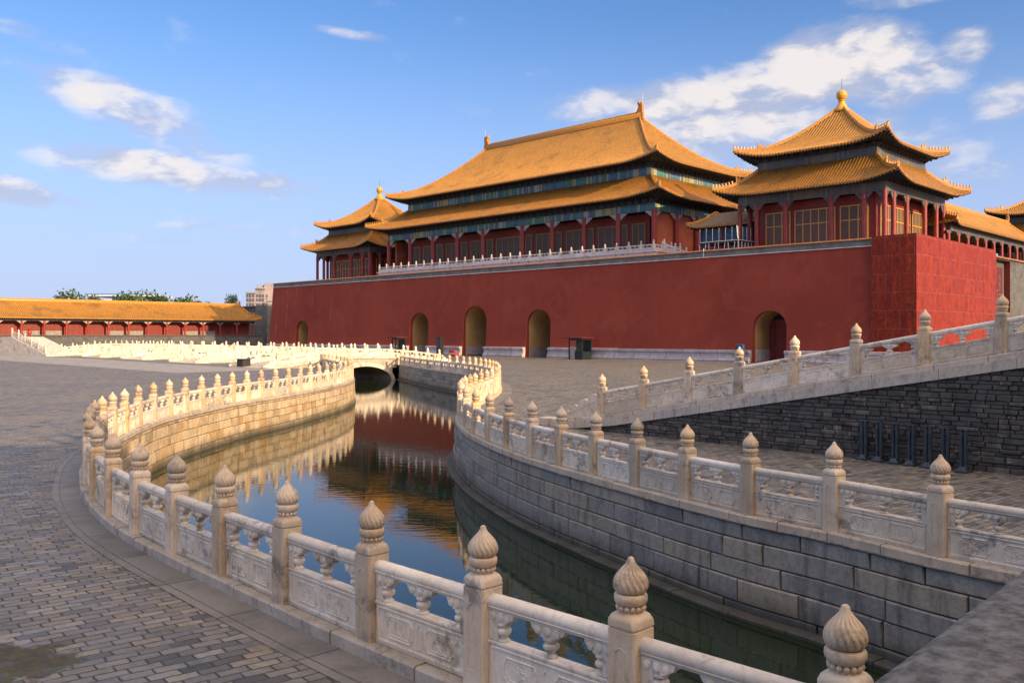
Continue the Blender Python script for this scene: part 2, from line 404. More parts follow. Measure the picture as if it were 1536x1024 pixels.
def make_brick_wall(name, c1, c2, w, h, cj):
    m, b, p = mat(name); uv = b.node('ShaderNodeTexCoord').outputs['UV']
    v, vc, k = cells(b, uv, w, h, .02, .02)
    n = b.noise(worldvec(b), .5, 5, .65)[0]
    c = b.mix(v, c1, c2); c = b.mix(b.smooth(n, .4, .7, 0, .6), c, (.4, .4, .42), 'MULTIPLY'); c = b.mix(k, cj, c)
    b.put(p.inputs['Base Color'], c); p.inputs['Roughness'].default_value = .9
    bump(b, p, b.math('ADD', k, b.math('MULTIPLY', n, .4)), .5, .02); return m
M['grey_brick'] = make_brick_wall('grey_brick', (.10, .105, .115), (.17, .17, .18), .45, .13, (.06, .06, .065))
M['parapet_grey'] = make_brick_wall('parapet_grey', (.16, .165, .17), (.25, .245, .24), .5, .16, (.10, .10, .10))

def make_plinth():
    m, b, p = mat('plinth_marble'); pos = b.node('ShaderNodeTexCoord').outputs['Object']
    x, y, z = b.sep(pos)
    v, _, k = cells(b, b.comb(x, z, 0), 2.6, 5.0, .05, 0, 0)
    n = b.noise(pos, 1.3, 6, .65)[0]
    c = b.mix(b.smooth(n, .35, .7), (.56, .52, .55), (.36, .33, .36)); c = b.mix(b.math('MULTIPLY', v, .35), c, (.30, .27, .28)); c = b.mix(k, (.10, .09, .09), c)
    b.put(p.inputs['Base Color'], c); p.inputs['Roughness'].default_value = .8; bump(b, p, n, .4, .05); return m
M['plinth_marble'] = make_plinth()

def make_tiles(name, c1, c2, c3):
    m, b, p = mat(name); v, r = objvec(b)
    n = b.noise(v, .35, 6, .65)[0]; n2 = b.noise(v, 2.6, 5, .7)[0]; n3 = b.noise(v, 9, 4, .7)[0]
    z = b.sep(v)[2]
    cr = b.math('FRACT', b.math('MULTIPLY', z, 3.6))               # courses of tiles up the slope
    c = b.mix(b.smooth(n2, .3, .72), c1, c2)
    c = b.mix(b.math('MULTIPLY', b.smooth(n, .48, .70), .6), c, c3)
    c = b.mix(b.math('MULTIPLY', b.smooth(n3, .45, .68), .7), c, (c3[0]*.7, c3[1]*.7, c3[2]*.7))
    c = b.mix(b.smooth(cr, .0, .22, .35, 0), c, (c3[0]*.5, c3[1]*.5, c3[2]*.5))
    b.put(p.inputs['Base Color'], c); b.put(p.inputs['Roughness'], b.smooth(n2, .3, .7, .38, .62))
    bump(b, p, b.math('ADD', b.math('MULTIPLY', n3, .5), b.math('MULTIPLY', cr, .5)), .35, .05); return m
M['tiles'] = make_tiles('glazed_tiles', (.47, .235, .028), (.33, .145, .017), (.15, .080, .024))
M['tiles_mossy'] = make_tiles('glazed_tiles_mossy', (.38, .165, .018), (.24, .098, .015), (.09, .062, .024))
M['tiles_grey'] = make_tiles('grey_tiles', (.22, .14, .09), (.16, .10, .07), (.09, .07, .06))

def make_beam_paint(name, blues, pale, golds, fade):
    m, b, p = mat(name); uv = b.node('ShaderNodeTexCoord').outputs['UV']
    x, y, _ = b.sep(uv)
    v, _, k = cells(b, b.comb(x, y, 0), 1.75, 10.0, .05, 0, .3)
    v2, _, k2 = cells(b, b.comb(x, y, 0), .36, 10.0, .04, 0, .3)
    c = b.ramp(v, [(0, blues[0]), (.34, blues[1]), (.36, pale), (.46, blues[2]), (.70, blues[0]), (.85, golds), (.90, blues[1])], True)
    c = b.mix(b.math('MULTIPLY', b.smooth(v2, .55, .6), .8), c, b.ramp(v2, [(.0, pale), (.68, golds), (.76, blues[2]), (.88, blues[1])], True))
    c = b.mix(k, golds, c); fy = b.math('FRACT', y)
    inn = b.math('MULTIPLY', b.smooth(fy, .22, .3), b.smooth(fy, .7, .78, 1, 0))
    dots = b.smooth(b.noise(uv, 7, 2)[0], .55, .6)
    c = b.mix(b.math('MULTIPLY', b.math('MULTIPLY', inn, dots), .6), c, pale)
    edge = b.math('ADD', b.smooth(fy, .0, .1, 1, 0), b.smooth(fy, .9, 1.0))
    c = b.mix(b.math('MULTIPLY', edge, .8), c, blues[1])
    c = b.mix(b.smooth(b.noise(uv, 1.2, 5)[0], .4, .7, 0, fade), c, (.10, .10, .11))
    b.put(p.inputs['Base Color'], c); p.inputs['Roughness'].default_value = .65; return m
M['beam_bright'] = make_beam_paint('painted_beam', [(.03, .17, .24), (.025, .20, .17), (.03, .12, .26)], (.40, .39, .34), (.42, .33, .12), .3)
M['beam_faded'] = make_beam_paint('faded_painted_beam', [(.08, .09, .11), (.10, .105, .11), (.07, .08, .10)], (.17, .16, .15), (.16, .13, .09), .5)

def make_lattice(name, cp, cg, s):
    m, b, p = mat(name); v = b.node('ShaderNodeTexCoord').outputs['Object']
    x, y, z = b.sep(v); q = b.math('ADD', x, y)
    a = b.math('FRACT', b.math('MULTIPLY', b.math('ADD', q, z), s)); c_ = b.math('FRACT', b.math('MULTIPLY', b.math('SUBTRACT', q, z), s))
    k = b.math('MAXIMUM', b.smooth(a, .62, .72), b.smooth(c_, .62, .72))
    b.put(p.inputs['Base Color'], b.mix(k, cp, cg)); p.inputs['Roughness'].default_value = .6; bump(b, p, k, .6, .02); return m
M['lattice'] = make_lattice('lattice', (.04, .028, .025), (.24, .165, .13), 4.2)
M['lattice_gold'] = make_lattice('lattice_gold', (.05, .04, .03), (.40, .22, .06), 3.0)

def make_sheet():
    m, b, p = mat('red_sheeting'); uv = b.node('ShaderNodeTexCoord').outputs['UV']
    v, _, k = cells(b, uv, 1.55, 2.0, .10, .12, 0.0)
    x, y, _ = b.sep(uv)
    n = b.noise(uv, .7, 5, .6, .6)[0]; n2 = b.noise(b.mapping(uv, (1.25, .5, 1), (0, 0, .18)), 1.2, 3, .6, 1.6)[0]
    c = b.mix(b.smooth(n, .3, .7), (.24, .024, .008), (.33, .042, .013)); c = b.mix(b.math('MULTIPLY', v, .35), c, (.18, .017, .009)); c = b.mix(b.smooth(k, 0, .6), (.30, .060, .040), c)
    c = b.mix(b.math('MULTIPLY', b.smooth(n2, .52, .56), b.smooth(n2, .60, .56, 0, .8)), c, (.06, .008, .007))
    c = b.mix(b.math('MULTIPLY', b.smooth(n2, .40, .44), b.smooth(n2, .48, .44, 0, .7)), c, (.09, .010, .008))
    b.put(p.inputs['Base Color'], c); p.inputs['Roughness'].default_value = .5; p.inputs['Specular IOR Level'].default_value = .2
    bump(b, p, b.math('ADD', b.math('MULTIPLY', n2, 1.0), b.math('MULTIPLY', k, .25)), .7, .12); return m
M['red_sheeting'] = make_sheet()

BRICK_ROT = -38
def make_paving():
    m, b, p = mat('brick_paving'); pos = worldvec(b)
    v0 = b.mapping(pos, (1, 1, 1), (0, 0, math.radians(BRICK_ROT)))
    v, vc, k = cells(b, v0, .33, .165, .017, .05, .3)
    k = b.math('MAXIMUM', k, b.smooth(b.noise(pos, 2.6, 5, .65)[0], .52, .66, 0, .75))
    n = b.noise(pos, .22, 5, .6)[0]; n2 = b.noise(pos, 9, 6, .7)[0]; n4 = b.noise(pos, 1.3, 5, .6)[0]
    c = b.ramp(v, [(0, (.05, .05, .052)), (.12, (.10, .098, .10)), (.3, (.15, .146, .145)), (.55, (.20, .192, .182)), (.72, (.13, .135, .15)), (.88, (.27, .23, .185)), (1, (.235, .23, .225))])
    c = b.mix(b.smooth(n2, .4, .7, 0, .6), c, (.5, .5, .5), 'MULTIPLY')
    c = b.mix(b.smooth(n4, .50, .70, 0, .6), c, (.58, .60, .66), 'MULTIPLY')
    c = b.mix(b.smooth(n, .42, .62, 0, .22), c, (.29, .24, .19))
    c = b.mix(b.smooth(k, .0, .8), (.035, .033, .030), c)
    # a patch of moss and earth where bricks are missing
    x, y, z = b.sep(pos)
    dx = b.math('SUBTRACT', x, -5.6); dy = b.math('SUBTRACT', y, 9.35)
    q = b.math('SQRT', b.math('ADD', b.math('MULTIPLY', dx, dx), b.math('MULTIPLY', b.math('MULTIPLY', dy, dy), 3.0)))
    q = b.math('ADD', q, b.math('MULTIPLY', b.math('SUBTRACT', b.noise(pos, 3.2, 4, .6)[0], .5), 1.6))
    ms = b.smooth(q, .95, 1.12, 1, 0)
    mc = b.mix(b.smooth(b.noise(pos, 7, 4)[0], .42, .58), (.052, .038, .027), (.07, .060, .016))
    c = b.mix(ms, c, mc)
    jm = b.math('MULTIPLY', b.smooth(b.noise(pos, .9, 3)[0], .56, .66), b.math('SUBTRACT', 1.0, k))
    c = b.mix(jm, c, (.06, .065, .02))
    b.put(p.inputs['Base Color'], c); b.put(p.inputs['Roughness'], b.smooth(vc, .1, .9, .50, .78))
    h = b.math('ADD', b.math('MULTIPLY', k, .8), b.math('ADD', b.math('MULTIPLY', n2, .35), b.math('MULTIPLY', v, .25)))
    h = b.mix(ms, h, n2)
    bump(b, p, h, .75, .03); return m
M['brick_paving'] = make_paving()
def make_slab(name, c1, c2, w, h, rot):
    m, b, p = mat(name); pos = worldvec(b)
    v, vc, k = cells(b, b.mapping(pos, (1, 1, 1), (0, 0, rot)), w, h, .025, .03, .4)
    n = b.noise(pos, 1.4, 6, .65)[0]; n2 = b.noise(pos, 16, 5, .7)[0]
    c = b.mix(v, c1, c2); c = b.mix(b.smooth(n, .35, .7, 0, .5), c, (.6, .6, .62), 'MULTIPLY'); c = b.mix(b.smooth(n2, .45, .7, 0, .3), c, (.6, .6, .6), 'MULTIPLY'); c = b.mix(k, (.06, .06, .06), c)
    b.put(p.inputs['Base Color'], c); p.inputs['Roughness'].default_value = .7; bump(b, p, b.math('ADD', k, b.math('MULTIPLY', n2, .5)), .45, .02); return m
M['walk_slab'] = make_slab('walk_slab', (.27, .265, .262), (.35, .335, .32), 1.6, .9, math.radians(44))
def make_edge():
    m, b, p = mat('edge_flagstone'); uv = b.node('ShaderNodeTexCoord').outputs['UV']; pos = worldvec(b)
    v, vc, k = cells(b, uv, 1.9, 20, .02, .03, .2)
    n = b.noise(pos, 1.8, 6, .65)[0]; n2 = b.noise(pos, 22, 6, .72)[0]
    c = b.mix(v, (.16, .157, .158), (.225, .215, .205)); c = b.mix(b.smooth(n, .42, .7, 0, .6), c, (.5, .5, .52), 'MULTIPLY'); c = b.mix(b.smooth(n2, .42, .7, 0, .45), c, (.6, .6, .6), 'MULTIPLY'); c = b.mix(k, (.04, .04, .04), c)
    b.put(p.inputs['Base Color'], c); p.inputs['Roughness'].default_value = .65; bump(b, p, b.math('ADD', k, b.math('MULTIPLY', n2, .8)), .5, .02); return m
M['edge_flagstone'] = make_edge()

def make_water():
    m, b, p = mat('water'); pos = worldvec(b)
    p.inputs['Base Color'].default_value = (.013, .023, .012, 1); p.inputs['Roughness'].default_value = .012; p.inputs['IOR'].default_value = 1.36
    n = b.noise(b.mapping(pos, (1.0, 3.2, 1)), 1.1, 3, .55, .3)[0]
    n2 = b.noise(b.mapping(pos, (1.0, 2.2, 1)), 5.0, 3, .5)[0]
    calm = b.smooth(b.noise(pos, .16, 2)[0], .40, .62, .15, 1.0)
    bump(b, p, b.math('ADD', n, b.math('MULTIPLY', b.math('MULTIPLY', n2, .2), calm)), .022, .10); return m
M['water'] = make_water()
def make_leaf(name, c):
    m, b, p = mat(name); v = worldvec(b); n = b.noise(v, 1.2, 3)[0]
    b.put(p.inputs['Base Color'], b.mix(n, tuple(x*.55 for x in c), tuple(x*1.4 for x in c))); p.inputs['Roughness'].default_value = .6; return m
M['leaf'] = make_leaf('leaf', (.055, .10, .025)); M['leaf_dark'] = make_leaf('leaf_dark', (.03, .065, .022))

# ------------------------------------------------------------------ layout (metres, camera over the origin, y away from it)
GZ = -0.15                                                      # pavement level
WZ = -1.8                                                       # water level
R_ = Vector((0.71438, -0.69976, 0)); V_ = Vector((0.69976, 0.71438, 0)); GATE_ROT = math.atan2(R_.y, R_.x)
G_O = Vector((-2.98, 142.375, 0))                               # gate facade origin: x along the facade, y into it
def G(t, b, z=0.0): return G_O+R_*t+V_*b+Vector((0, 0, z))
LEFT = [(3.45, 4.72), (2.24, 6.0), (0.97, 7.27), (-0.28, 8.49), (-1.52, 9.73), (-2.8, 11.09), (-3.97, 12.37), (-5.11, 13.63), (-6.23, 14.95), (-7.32, 16.4), (-8.4, 18.1), (-9.4, 19.9), (-10.25, 21.64), (-10.99, 23.27), (-11.6, 24.83), (-12.12, 26.42), (-12.61, 28.17), (-13.06, 30.1), (-13.45, 32.15), (-13.75, 34.24), (-13.9, 36.21), (-13.91, 38.02), (-13.84, 39.81), (-13.75, 41.68), (-13.63, 43.54), (-13.43, 45.24), (-13.16, 46.85), (-12.84, 48.5), (-12.57, 50.2), (-12.36, 52.1), (-12.19, 54.0), (-12.03, 55.7), (-11.87, 57.3), (-11.76, 59.0), (-11.70, 60.8), (-11.72, 62.8), (-11.84, 65.0), (-12.1, 67.3), (-12.5, 69.7), (-13.0, 72.1), (-13.65, 74.6), (-14.4, 77.1), (-15.2, 79.6), (-16.1, 82.2), (-17.0, 84.8), (-17.9, 87.4), (-18.8, 90.0), (-19.5, 92.6), (-20.0, 95.2)]
RIGHT = [(10.6, 8.0), (9.5, 9.35), (8.47, 10.7), (7.44, 12.05), (6.42, 13.4), (5.43, 15.07), (4.4, 16.46), (3.53, 17.97), (2.74, 19.52), (1.98, 21.05), (1.25, 22.58), (0.55, 24.19), (-0.09, 25.95), (-0.69, 27.86), (-1.21, 29.9), (-1.63, 32.01), (-1.93, 34.12), (-2.09, 36.13), (-2.13, 38.0), (-2.08, 39.73), (-1.95, 41.38), (-1.77, 43.05), (-1.56, 44.82), (-1.32, 46.76), (-1.1, 48.9), (-0.92, 51.3), (-0.83, 53.9), (-0.83, 56.6), (-0.93, 59.2), (-1.11, 61.7), (-1.36, 64.2), (-1.67, 66.5), (-2.04, 68.7), (-2.48, 70.8), (-2.98, 72.8), (-3.55, 74.8), (-4.18, 76.8), (-4.88, 78.9), (-5.67, 81.0), (-6.5, 83.2), (-7.4, 85.6), (-8.3, 88.2), (-9.3, 91.0), (-10.2, 93.8), (-11.0, 96.6), (-11.9, 99.4), (-12.7, 102.2)]
LP = catmull(LEFT, .35); RP = catmull(RIGHT, .35)
BR_O = Vector((-25.37, 90.65, 0))                               # near end of the first bridge; bridges run along V_, the river along -R_
def BRP(u, d, z=0.0): return BR_O-R_*u+V_*d+Vector((0, 0, z))

# ground with the river cut out
Lw = offset(LP, .26); Rw = offset(RP, -.26)
river = [Vector((12.5, -6, 0)), Vector((6.0, 2.0, 0))]+[p.copy() for p in Lw[::2]]+[BRP(0, 8.4), BRP(20, 11.2), BRP(125, 14)]
river += [BRP(125, 22.3), BRP(20, 19.5), BRP(0, 16.8)]+[p.copy() for p in reversed(Rw[::2])]+[Vector((17.5, -1.0, 0))]
outer = [Vector(p) for p in ((-3000, -300, 0), (3000, -300, 0), (3000, 4500, 0), (-3000, 4500, 0))]
allp = outer+river
tris = geometry.tessellate_polygon([outer, river])
g = MB(); g.add([(p.x, p.y, GZ) for p in allp], [tuple(t) for t in tris])
gm = g.mesh('ground', [M['brick_paving']], None, False)
for pl in gm.polygons:
    if pl.normal.z < 0: pl.flip()
link('ground', gm, kind='structure')
w = MB(); w.add([(-200, -30, WZ), (60, -30, WZ), (60, 240, WZ), (-200, 240, WZ)], [(0, 1, 2, 3)])
part('water', w, M['water'], None)['kind'] = 'structure'
rb = MB(); rb.add([(-200, -30, -3.2), (60, -30, -3.2), (60, 240, -3.2), (-200, 240, -3.2)], [(0, 1, 2, 3)])
part('river_bed', rb, M['joint'], None)['kind'] = 'structure'

def strip(name, path, d0, d1, z, m, kind='structure'):
    a = offset(path, d0); b_ = offset(path, d1); S = arclen(path); mb = MB()
    for i in range(len(path)-1):
        mb.add([(a[i].x, a[i].y, z), (a[i+1].x, a[i+1].y, z), (b_[i+1].x, b_[i+1].y, z), (b_[i].x, b_[i].y, z)], [(0, 1, 2, 3)], 0, [[(S[i], 0.5), (S[i+1], 0.5), (S[i+1], 9.5), (S[i], 9.5)]])
    o = link(name, mb.mesh(name, [m], None, False)); o['kind'] = kind
    for pl in o.data.polygons:
        if pl.normal.z < 0: pl.flip()
    return o
strip('path', LP, -.60, .2, GZ+.006, M['edge_flagstone'])
strip('path', LP, -.74, -.615, GZ+.008, M['edge_flagstone'])
strip('path', RP, -.2, .85, GZ+.006, M['edge_flagstone'])
mb = MB(); W0 = [BRP(-3.5, -10.5), BRP(-3.5, -1.0), BRP(130, 7), BRP(130, -7.0)]
mb.add([(p.x, p.y, GZ+.005) for p in W0], [(3, 2, 1, 0)])
o = part('pavement', mb, M['walk_slab'], None); o['kind'] = 'structure'

# ------------------------------------------------------------------ balustrade kit
def finial_mesh(n=136):
    mb = MB()
    mb.lathe([(.098, 1.055), (.102, 1.075), (.092, 1.09), (.088, 1.105)], 28)
    for k in range(14):
        a = 2*PI*k/14
        mb.lathe([(.004, -.024), (.017, -.017), (.024, 0), (.017, .017), (.004, .024)], 8, (.103*math.cos(a), .103*math.sin(a), 1.095))
    def petals(r, z, a):
        k = abs(math.sin(4*a)); w = max(0, 1-abs(z-1.165)/.055)
        return r*(1-.085*w*(1-min(1, k*2.2)))
    mb.lathe([(.098, 1.11), (.122, 1.125), (.136, 1.15), (.139, 1.17), (.136, 1.195), (.126, 1.207), (.105, 1.212)], 64, (0, 0, 0), 0, petals)
    prof = [(.100, 1.214), (.118, 1.221), (.133, 1.235), (.142, 1.255), (.1455, 1.28), (.143, 1.305), (.135, 1.33), (.121, 1.355), (.103, 1.378), (.083, 1.4), (.064, 1.42), (.047, 1.44), (.036, 1.458), (.030, 1.474), (.026, 1.488), (.016, 1.498), (.003, 1.502)]
    def flame(r, z, a):
        ph = 17*a+30*(z-1.21)*(1+.9*math.sin((z-1.21)*11))
        q = max(0, min(1, (1.46-z)/.05))*max(0, min(1, (z-1.215)/.02))
        gq = max(0, math.cos(ph))**7
        return r*(1-.14*q*gq)
    mb.lathe(prof, n, (0, 0, 0), 0, flame)
    return mb
def post_mb(simple_=False):
    mb = MB(); hw = .138
    def ring(z, h, ch):
        return [(px, py, z) for px, py in ((-h+ch, -h), (h-ch, -h), (h, -h+ch), (h, h-ch), (h-ch, h), (-h+ch, h), (-h, h-ch), (-h, -h+ch))]
    prof = [(0, hw, .016), (.925, hw, .016), (.933, hw-.012, .016), (.943, hw-.012, .016), (.95, hw+.004, .02), (.995, hw+.006, .03), (1.03, hw-.006, .04), (1.05, hw-.028, .05), (1.06, hw-.045, .05)]
    vs = [p for (z, h, c) in prof for p in ring(z, h, c)]; fs = [tuple(range(7, -1, -1)), tuple(range((len(prof)-1)*8, len(prof)*8))]
    for i in range(len(prof)-1):
        for k in range(8): fs.append((i*8+k, i*8+(k+1) % 8, i*8+8+(k+1) % 8, i*8+8+k))
    mb.add(vs, fs)
    if not simple_:
        for q in range(4):                                      # carved arch outline on each face
            a = q*PI/2; pts = [(-.062, .16), (-.062, .70)]
            for k in range(1, 8): 
                an = PI-PI*k/8; pts.append((.062*math.cos(an), .70+.085*math.sin(an)))
            pts += [(.062, .70), (.062, .16)]
            P = [(x*math.cos(a)+(hw+.0005)*math.sin(a), x*math.sin(a)-(hw+.0005)*math.cos(a), z) for x, z in pts]
            mb.tube(P, .0055, 5, 0, .5, True)
            P = [(x*.7*math.cos(a)+(hw+.0002)*math.sin(a), x*.7*math.sin(a)-(hw+.0002)*math.cos(a), .04+z*.95) for x, z in pts]
            mb.tube(P, .003, 4, 0, .5, True)
    return mb
LN = 1.46                                                       # nominal clear panel length
def slab_mb(L=LN):
    mb = MB()
    mb.cbox((0, 0, .215), (L, .115, .43), 0, .012)
    mb.cbox((0, 0, .444), (L, .135, .034), 0, .012)             # ledge
    for s in (-1, 1):
        mb.cbox((s*(L/2-.062), 0, .60), (.124, .112, .28), 0, .010)   # end stiles
        for y in (-1, 1):
            Y = y*.0575
            mb.cbox((0, Y, .405), (L-.10, .026, .024), 0, .005) if s == 1 else mb.cbox((0, Y, .055), (L-.10, .026, .03), 0, .005)
            mb.cbox((s*(L/2-.062), Y, .23), (.024, .026, .35), 0, .005)
            cx = s*L*.215; hx, hz = L*.145, .115                 # a lobed cartouche either side of the middle
            P = []
            for (px, pz) in ((-1, -.55), (-1, .55), (-.88, .62), (-.80, 1), (.80, 1), (.88, .62), (1, .55), (1, -.55), (.88, -.62), (.80, -1), (-.80, -1), (-.88, -.62)):
                P.append((cx+px*hx, y*.0595, .23+pz*hz))
            mb.tube(P, .011, 5, 0, .5, True)
            P2 = [(cx+(p[0]-cx)*.82, Y, .23+(p[2]-.23)*.74) for p in P]; mb.tube(P2, .006, 4, 0, .5, True); zc_ = [(cx+hx*.5*math.cos(q*PI/6)*(.55+.25*math.cos(q*PI/2)), Y, .23+hz*.8*math.sin(q*PI/6)*(.55+.25*math.cos(q*PI/2))) for q in range(12)]; mb.tube(zc_, .006, 4, 0, .5, True)
    for y in (-1, 1):
        Y = y*.0575; mb.tube([(-.035, Y, .12), (-.035, Y, .31), (0, Y, .35), (.035, Y, .31), (.035, Y, .12), (0, Y, .09)], .007, 5, 0, .5, True)
    return mb
def rail_mb(L=LN):
    mb = MB(); n = 10; prof = []
    for k in range(n+1):
        a = -.25*PI+1.5*PI*k/n; prof.append((.078*math.cos(a), .812+.066*math.sin(a)))
    prof += [(-.05, .738), (.05, .738)]
    vs = [(x, p[0], p[1]) for x in (-L/2, L/2) for p in prof]; N = len(prof)
    mb.add(vs, [tuple(range(N-1, -1, -1)), tuple(range(N, 2*N))]+[(k, (k+1) % N, N+(k+1) % N, N+k) for k in range(N)])
    for y in (-1, 1): mb.tube([(-L/2+.02, y*.074, .775), (L/2-.02, y*.074, .775)], .006, 5)
    return mb
def vase_mb(half=0):                                            # vase with the cloud-shaped bracket that carries the rail
    mb = MB()
    mb.lathe([(.058, .458), (.062, .475), (.040, .49), (.036, .505), (.058, .525), (.075, .548), (.074, .57), (.055, .59), (.046, .60), (.07, .612), (.072, .625), (.04, .635)], 16)
    o = [(.035, .628), (.085, .640), (.105, .660), (.130, .658), (.150, .680), (.178, .690), (.192, .715), (.205, .742)]
    poly = o+[(-x, z) for x, z in reversed(o)]
    mb.extrude(poly, -.052, .052)
    for y in (-1, 1):
        for cx in (-.11, 0, .11):
            mb.lathe([(.002, 0), (.05 if cx == 0 else .042, .003), (.034, .02), (.002, .026)], 12, (0, 0, 0))
            k = len(mb.v)-4*12
            for i in range(k, len(mb.v)):
                x, yy, z = mb.v[i]; mb.v[i] = (x+cx, y*(.05+z), .695+yy)
    if half:
        mb2 = MB(); keep = []
        mb.v = [(min(max(x*half, -.012), 1)*half, y, z) for x, y, z in mb.v]
    return mb
ME = {}
def me_(key, fn, m, sm):
    if key not in ME: ME[key] = fn().mesh(key, [m], sm)
    return ME[key]
def far_panel_mb(L=LN, slope=0.0):
    mb = MB(); mb.box((0, 0, .22), (L, .115, .44)); mb.box((0, 0, .452), (L, .14, .03))
    n = 8; prof = [(.074*math.cos(a), .812+.066*math.sin(a)) for a in [-.25*PI+1.5*PI*k/6 for k in range(7)]]+[(-.05, .738), (.05, .738)]; N = len(prof)
    mb.add([(x, p[0], p[1]) for x in (-L/2, L/2) for p in prof], [tuple(range(N-1, -1, -1)), tuple(range(N, 2*N))]+[(k, (k+1) % N, N+(k+1) % N, N+k) for k in range(N)])
    for s in (-1, 1): mb.box((s*(L/2-.07), 0, .6), (.14, .11, .29))
    for cx in (-.0, -.40*L/1.46*1.05, .40*L/1.46*1.05):
        if abs(cx) > .01: 
            s = 1 if cx > 0 else -1; cx = s*(L/2-.17)
        mb.lathe([(.05, .46), (.035, .5), (.075, .555), (.05, .6), (.07, .63)], 8, (cx, 0, 0))
        mb.extrude([(cx+.03, .62), (cx+.10, .66), (cx+.16, .69), (cx+.19, .742), (cx-.19, .742), (cx-.16, .69), (cx-.10, .66), (cx-.03, .62)], -.045, .045)
    return mb.shear(slope) if slope else mb
def far_post_mb():
    mb = post_mb(True); c = [(.09, 1.055), (.10, 1.10), (.13, 1.125), (.138, 1.165), (.125, 1.205), (.10, 1.213), (.133, 1.235), (.145, 1.28), (.13, 1.335), (.083, 1.4), (.045, 1.44), (.026, 1.485), (.004, 1.502)]
    mb.lathe(c, 14); return mb

def kerb_mb(path, w_, z0, z1, rnd, seg=1.15, gap=.012, side=0.0):
    S = arclen(path); mb = MB(); s = 0.0
    while s < S[-1]-.2:
        L = seg*rnd.uniform(.7, 1.35); e = min(S[-1], s+L); n = 4
        dz = rnd.uniform(-.008, .008); dy = rnd.uniform(-.012, .012); t = rnd.random(); pts = []
        for k in range(n+1):
            p, tg = at_len(path, S, s+gap+(e-s-2*gap)*k/n); nn = Vector((tg.y, -tg.x, 0))
            pts.append((p+nn*(side+dy), nn))
        sec = [(-w_/2, 0), (-w_/2, (z1-z0)-.022), (-w_/2+.02, z1-z0), (w_/2-.02, z1-z0), (w_/2, (z1-z0)-.022), (w_/2, 0)]
        vs = []
        for i, (p, nn) in enumerate(pts):
            for (q, z) in sec: vs.append((p.x+nn.x*q, p.y+nn.y*q, p.z+z0+z+(dz if z > 0 else 0)))
        N = len(sec); fs = [tuple(range(N)), tuple(len(vs)-1-k for k in range(N))]
        for i in range(n):
            for k in range(N): fs.append((i*N+k, i*N+(k+1) % N, (i+1)*N+(k+1) % N, (i+1)*N+k))
        mb.add(vs, fs, 0, None, t); s = e
    return mb

def balustrade(label, pts, near=True, group=None, kerb=True, kerb_path=None, zs=None, posts_at_ends=(True, True), seed=1, jitter=.006, root=None, wall_side=0):
    rnd = random.Random(seed)
    pts = [Vector((p[0], p[1], (zs[i] if zs else (p[2] if len(p) > 2 else 0)))) for i, p in enumerate(pts)]
    if root is None: root = thing('stone_balustrade', label, 'balustrade', tuple(pts[0]), 0, group)
    O = pts[0].copy()
    for i, p in enumerate(pts):
        a = pts[max(0, i-1)]; b_ = pts[min(len(pts)-1, i+1)]; an = math.atan2(b_.y-a.y, b_.x-a.x)
        if (i > 0 or posts_at_ends[0]) and (i < len(pts)-1 or posts_at_ends[1]):
            r3 = (rnd.uniform(-jitter, jitter), rnd.uniform(-jitter, jitter), an+rnd.uniform(-.02, .02)); l = p-O+Vector((0, 0, rnd.uniform(-.01, .008)))
            if near:
                po = link('post', me_('post', post_mb, M['marble_post'], 35), root, l, r3)
                link('finial', me_('finial', finial_mesh, M['marble_post'], 50), po, (0, 0, 0), (0, 0, rnd.choice((0, 1, 2, 3))*PI/2+rnd.uniform(-.1, .1)))
            else: link('post', me_('far_post', far_post_mb, M['marble'], 40), root, l, r3)
        if i < len(pts)-1:
            q = pts[i+1]; d = q-p; L = math.hypot(d.x, d.y); an2 = math.atan2(d.y, d.x); mid = (p+q)/2-O; cl = L-.27; slope = d.z/L; sx = cl/LN
            if abs(slope) < .004: slope = 0.0
            key = '%.3f' % (slope*sx)
            if near:
                if slope:
                    f1 = lambda fn: (lambda: fn().shear(slope*sx))
                    pa = link('panel', me_('slab'+key, f1(slab_mb), M['marble'], 35), root, mid, (0, 0, an2), (sx, 1, 1))
                    link('handrail', me_('rail'+key, f1(rail_mb), M['marble'], 40), pa)
                    vz = slope*sx
                else:
                    pa = link('panel', me_('slab', slab_mb, M['marble'], 35), root, mid, (rnd.uniform(-.006, .006), 0, an2+rnd.choice((0, PI))+rnd.uniform(-.006, .006)), (sx, 1, 1))
                    link('handrail', me_('rail', rail_mb, M['marble'], 40), pa); vz = 0
                vm = me_('vase', vase_mb, M['marble'], 35); 
                for x in (0, -(LN/2-.155), LN/2-.155):
                    link('baluster', vm, pa, (x, 0, vz*x), (0, 0, 0), (1, 1, 1) if x == 0 else (.80, 1, 1))
            else:
                link('panel', me_('far_panel'+key, (lambda: far_panel_mb(LN, slope*sx)), M['marble'], 40), root, mid, (0, 0, an2), (sx, 1, 1))
    if kerb:
        kp = kerb_path or catmull([(p.x, p.y, p.z) for p in pts], .3)
        kp = [k-O for k in kp]
        mb = kerb_mb(kp, .40, GZ-.02 if not zs else -.16, 0.0, rnd); mb2 = MB()
        link('base_kerb', mb.mesh('base_kerb', [M['marble_kerb']], 30), root)
    return root

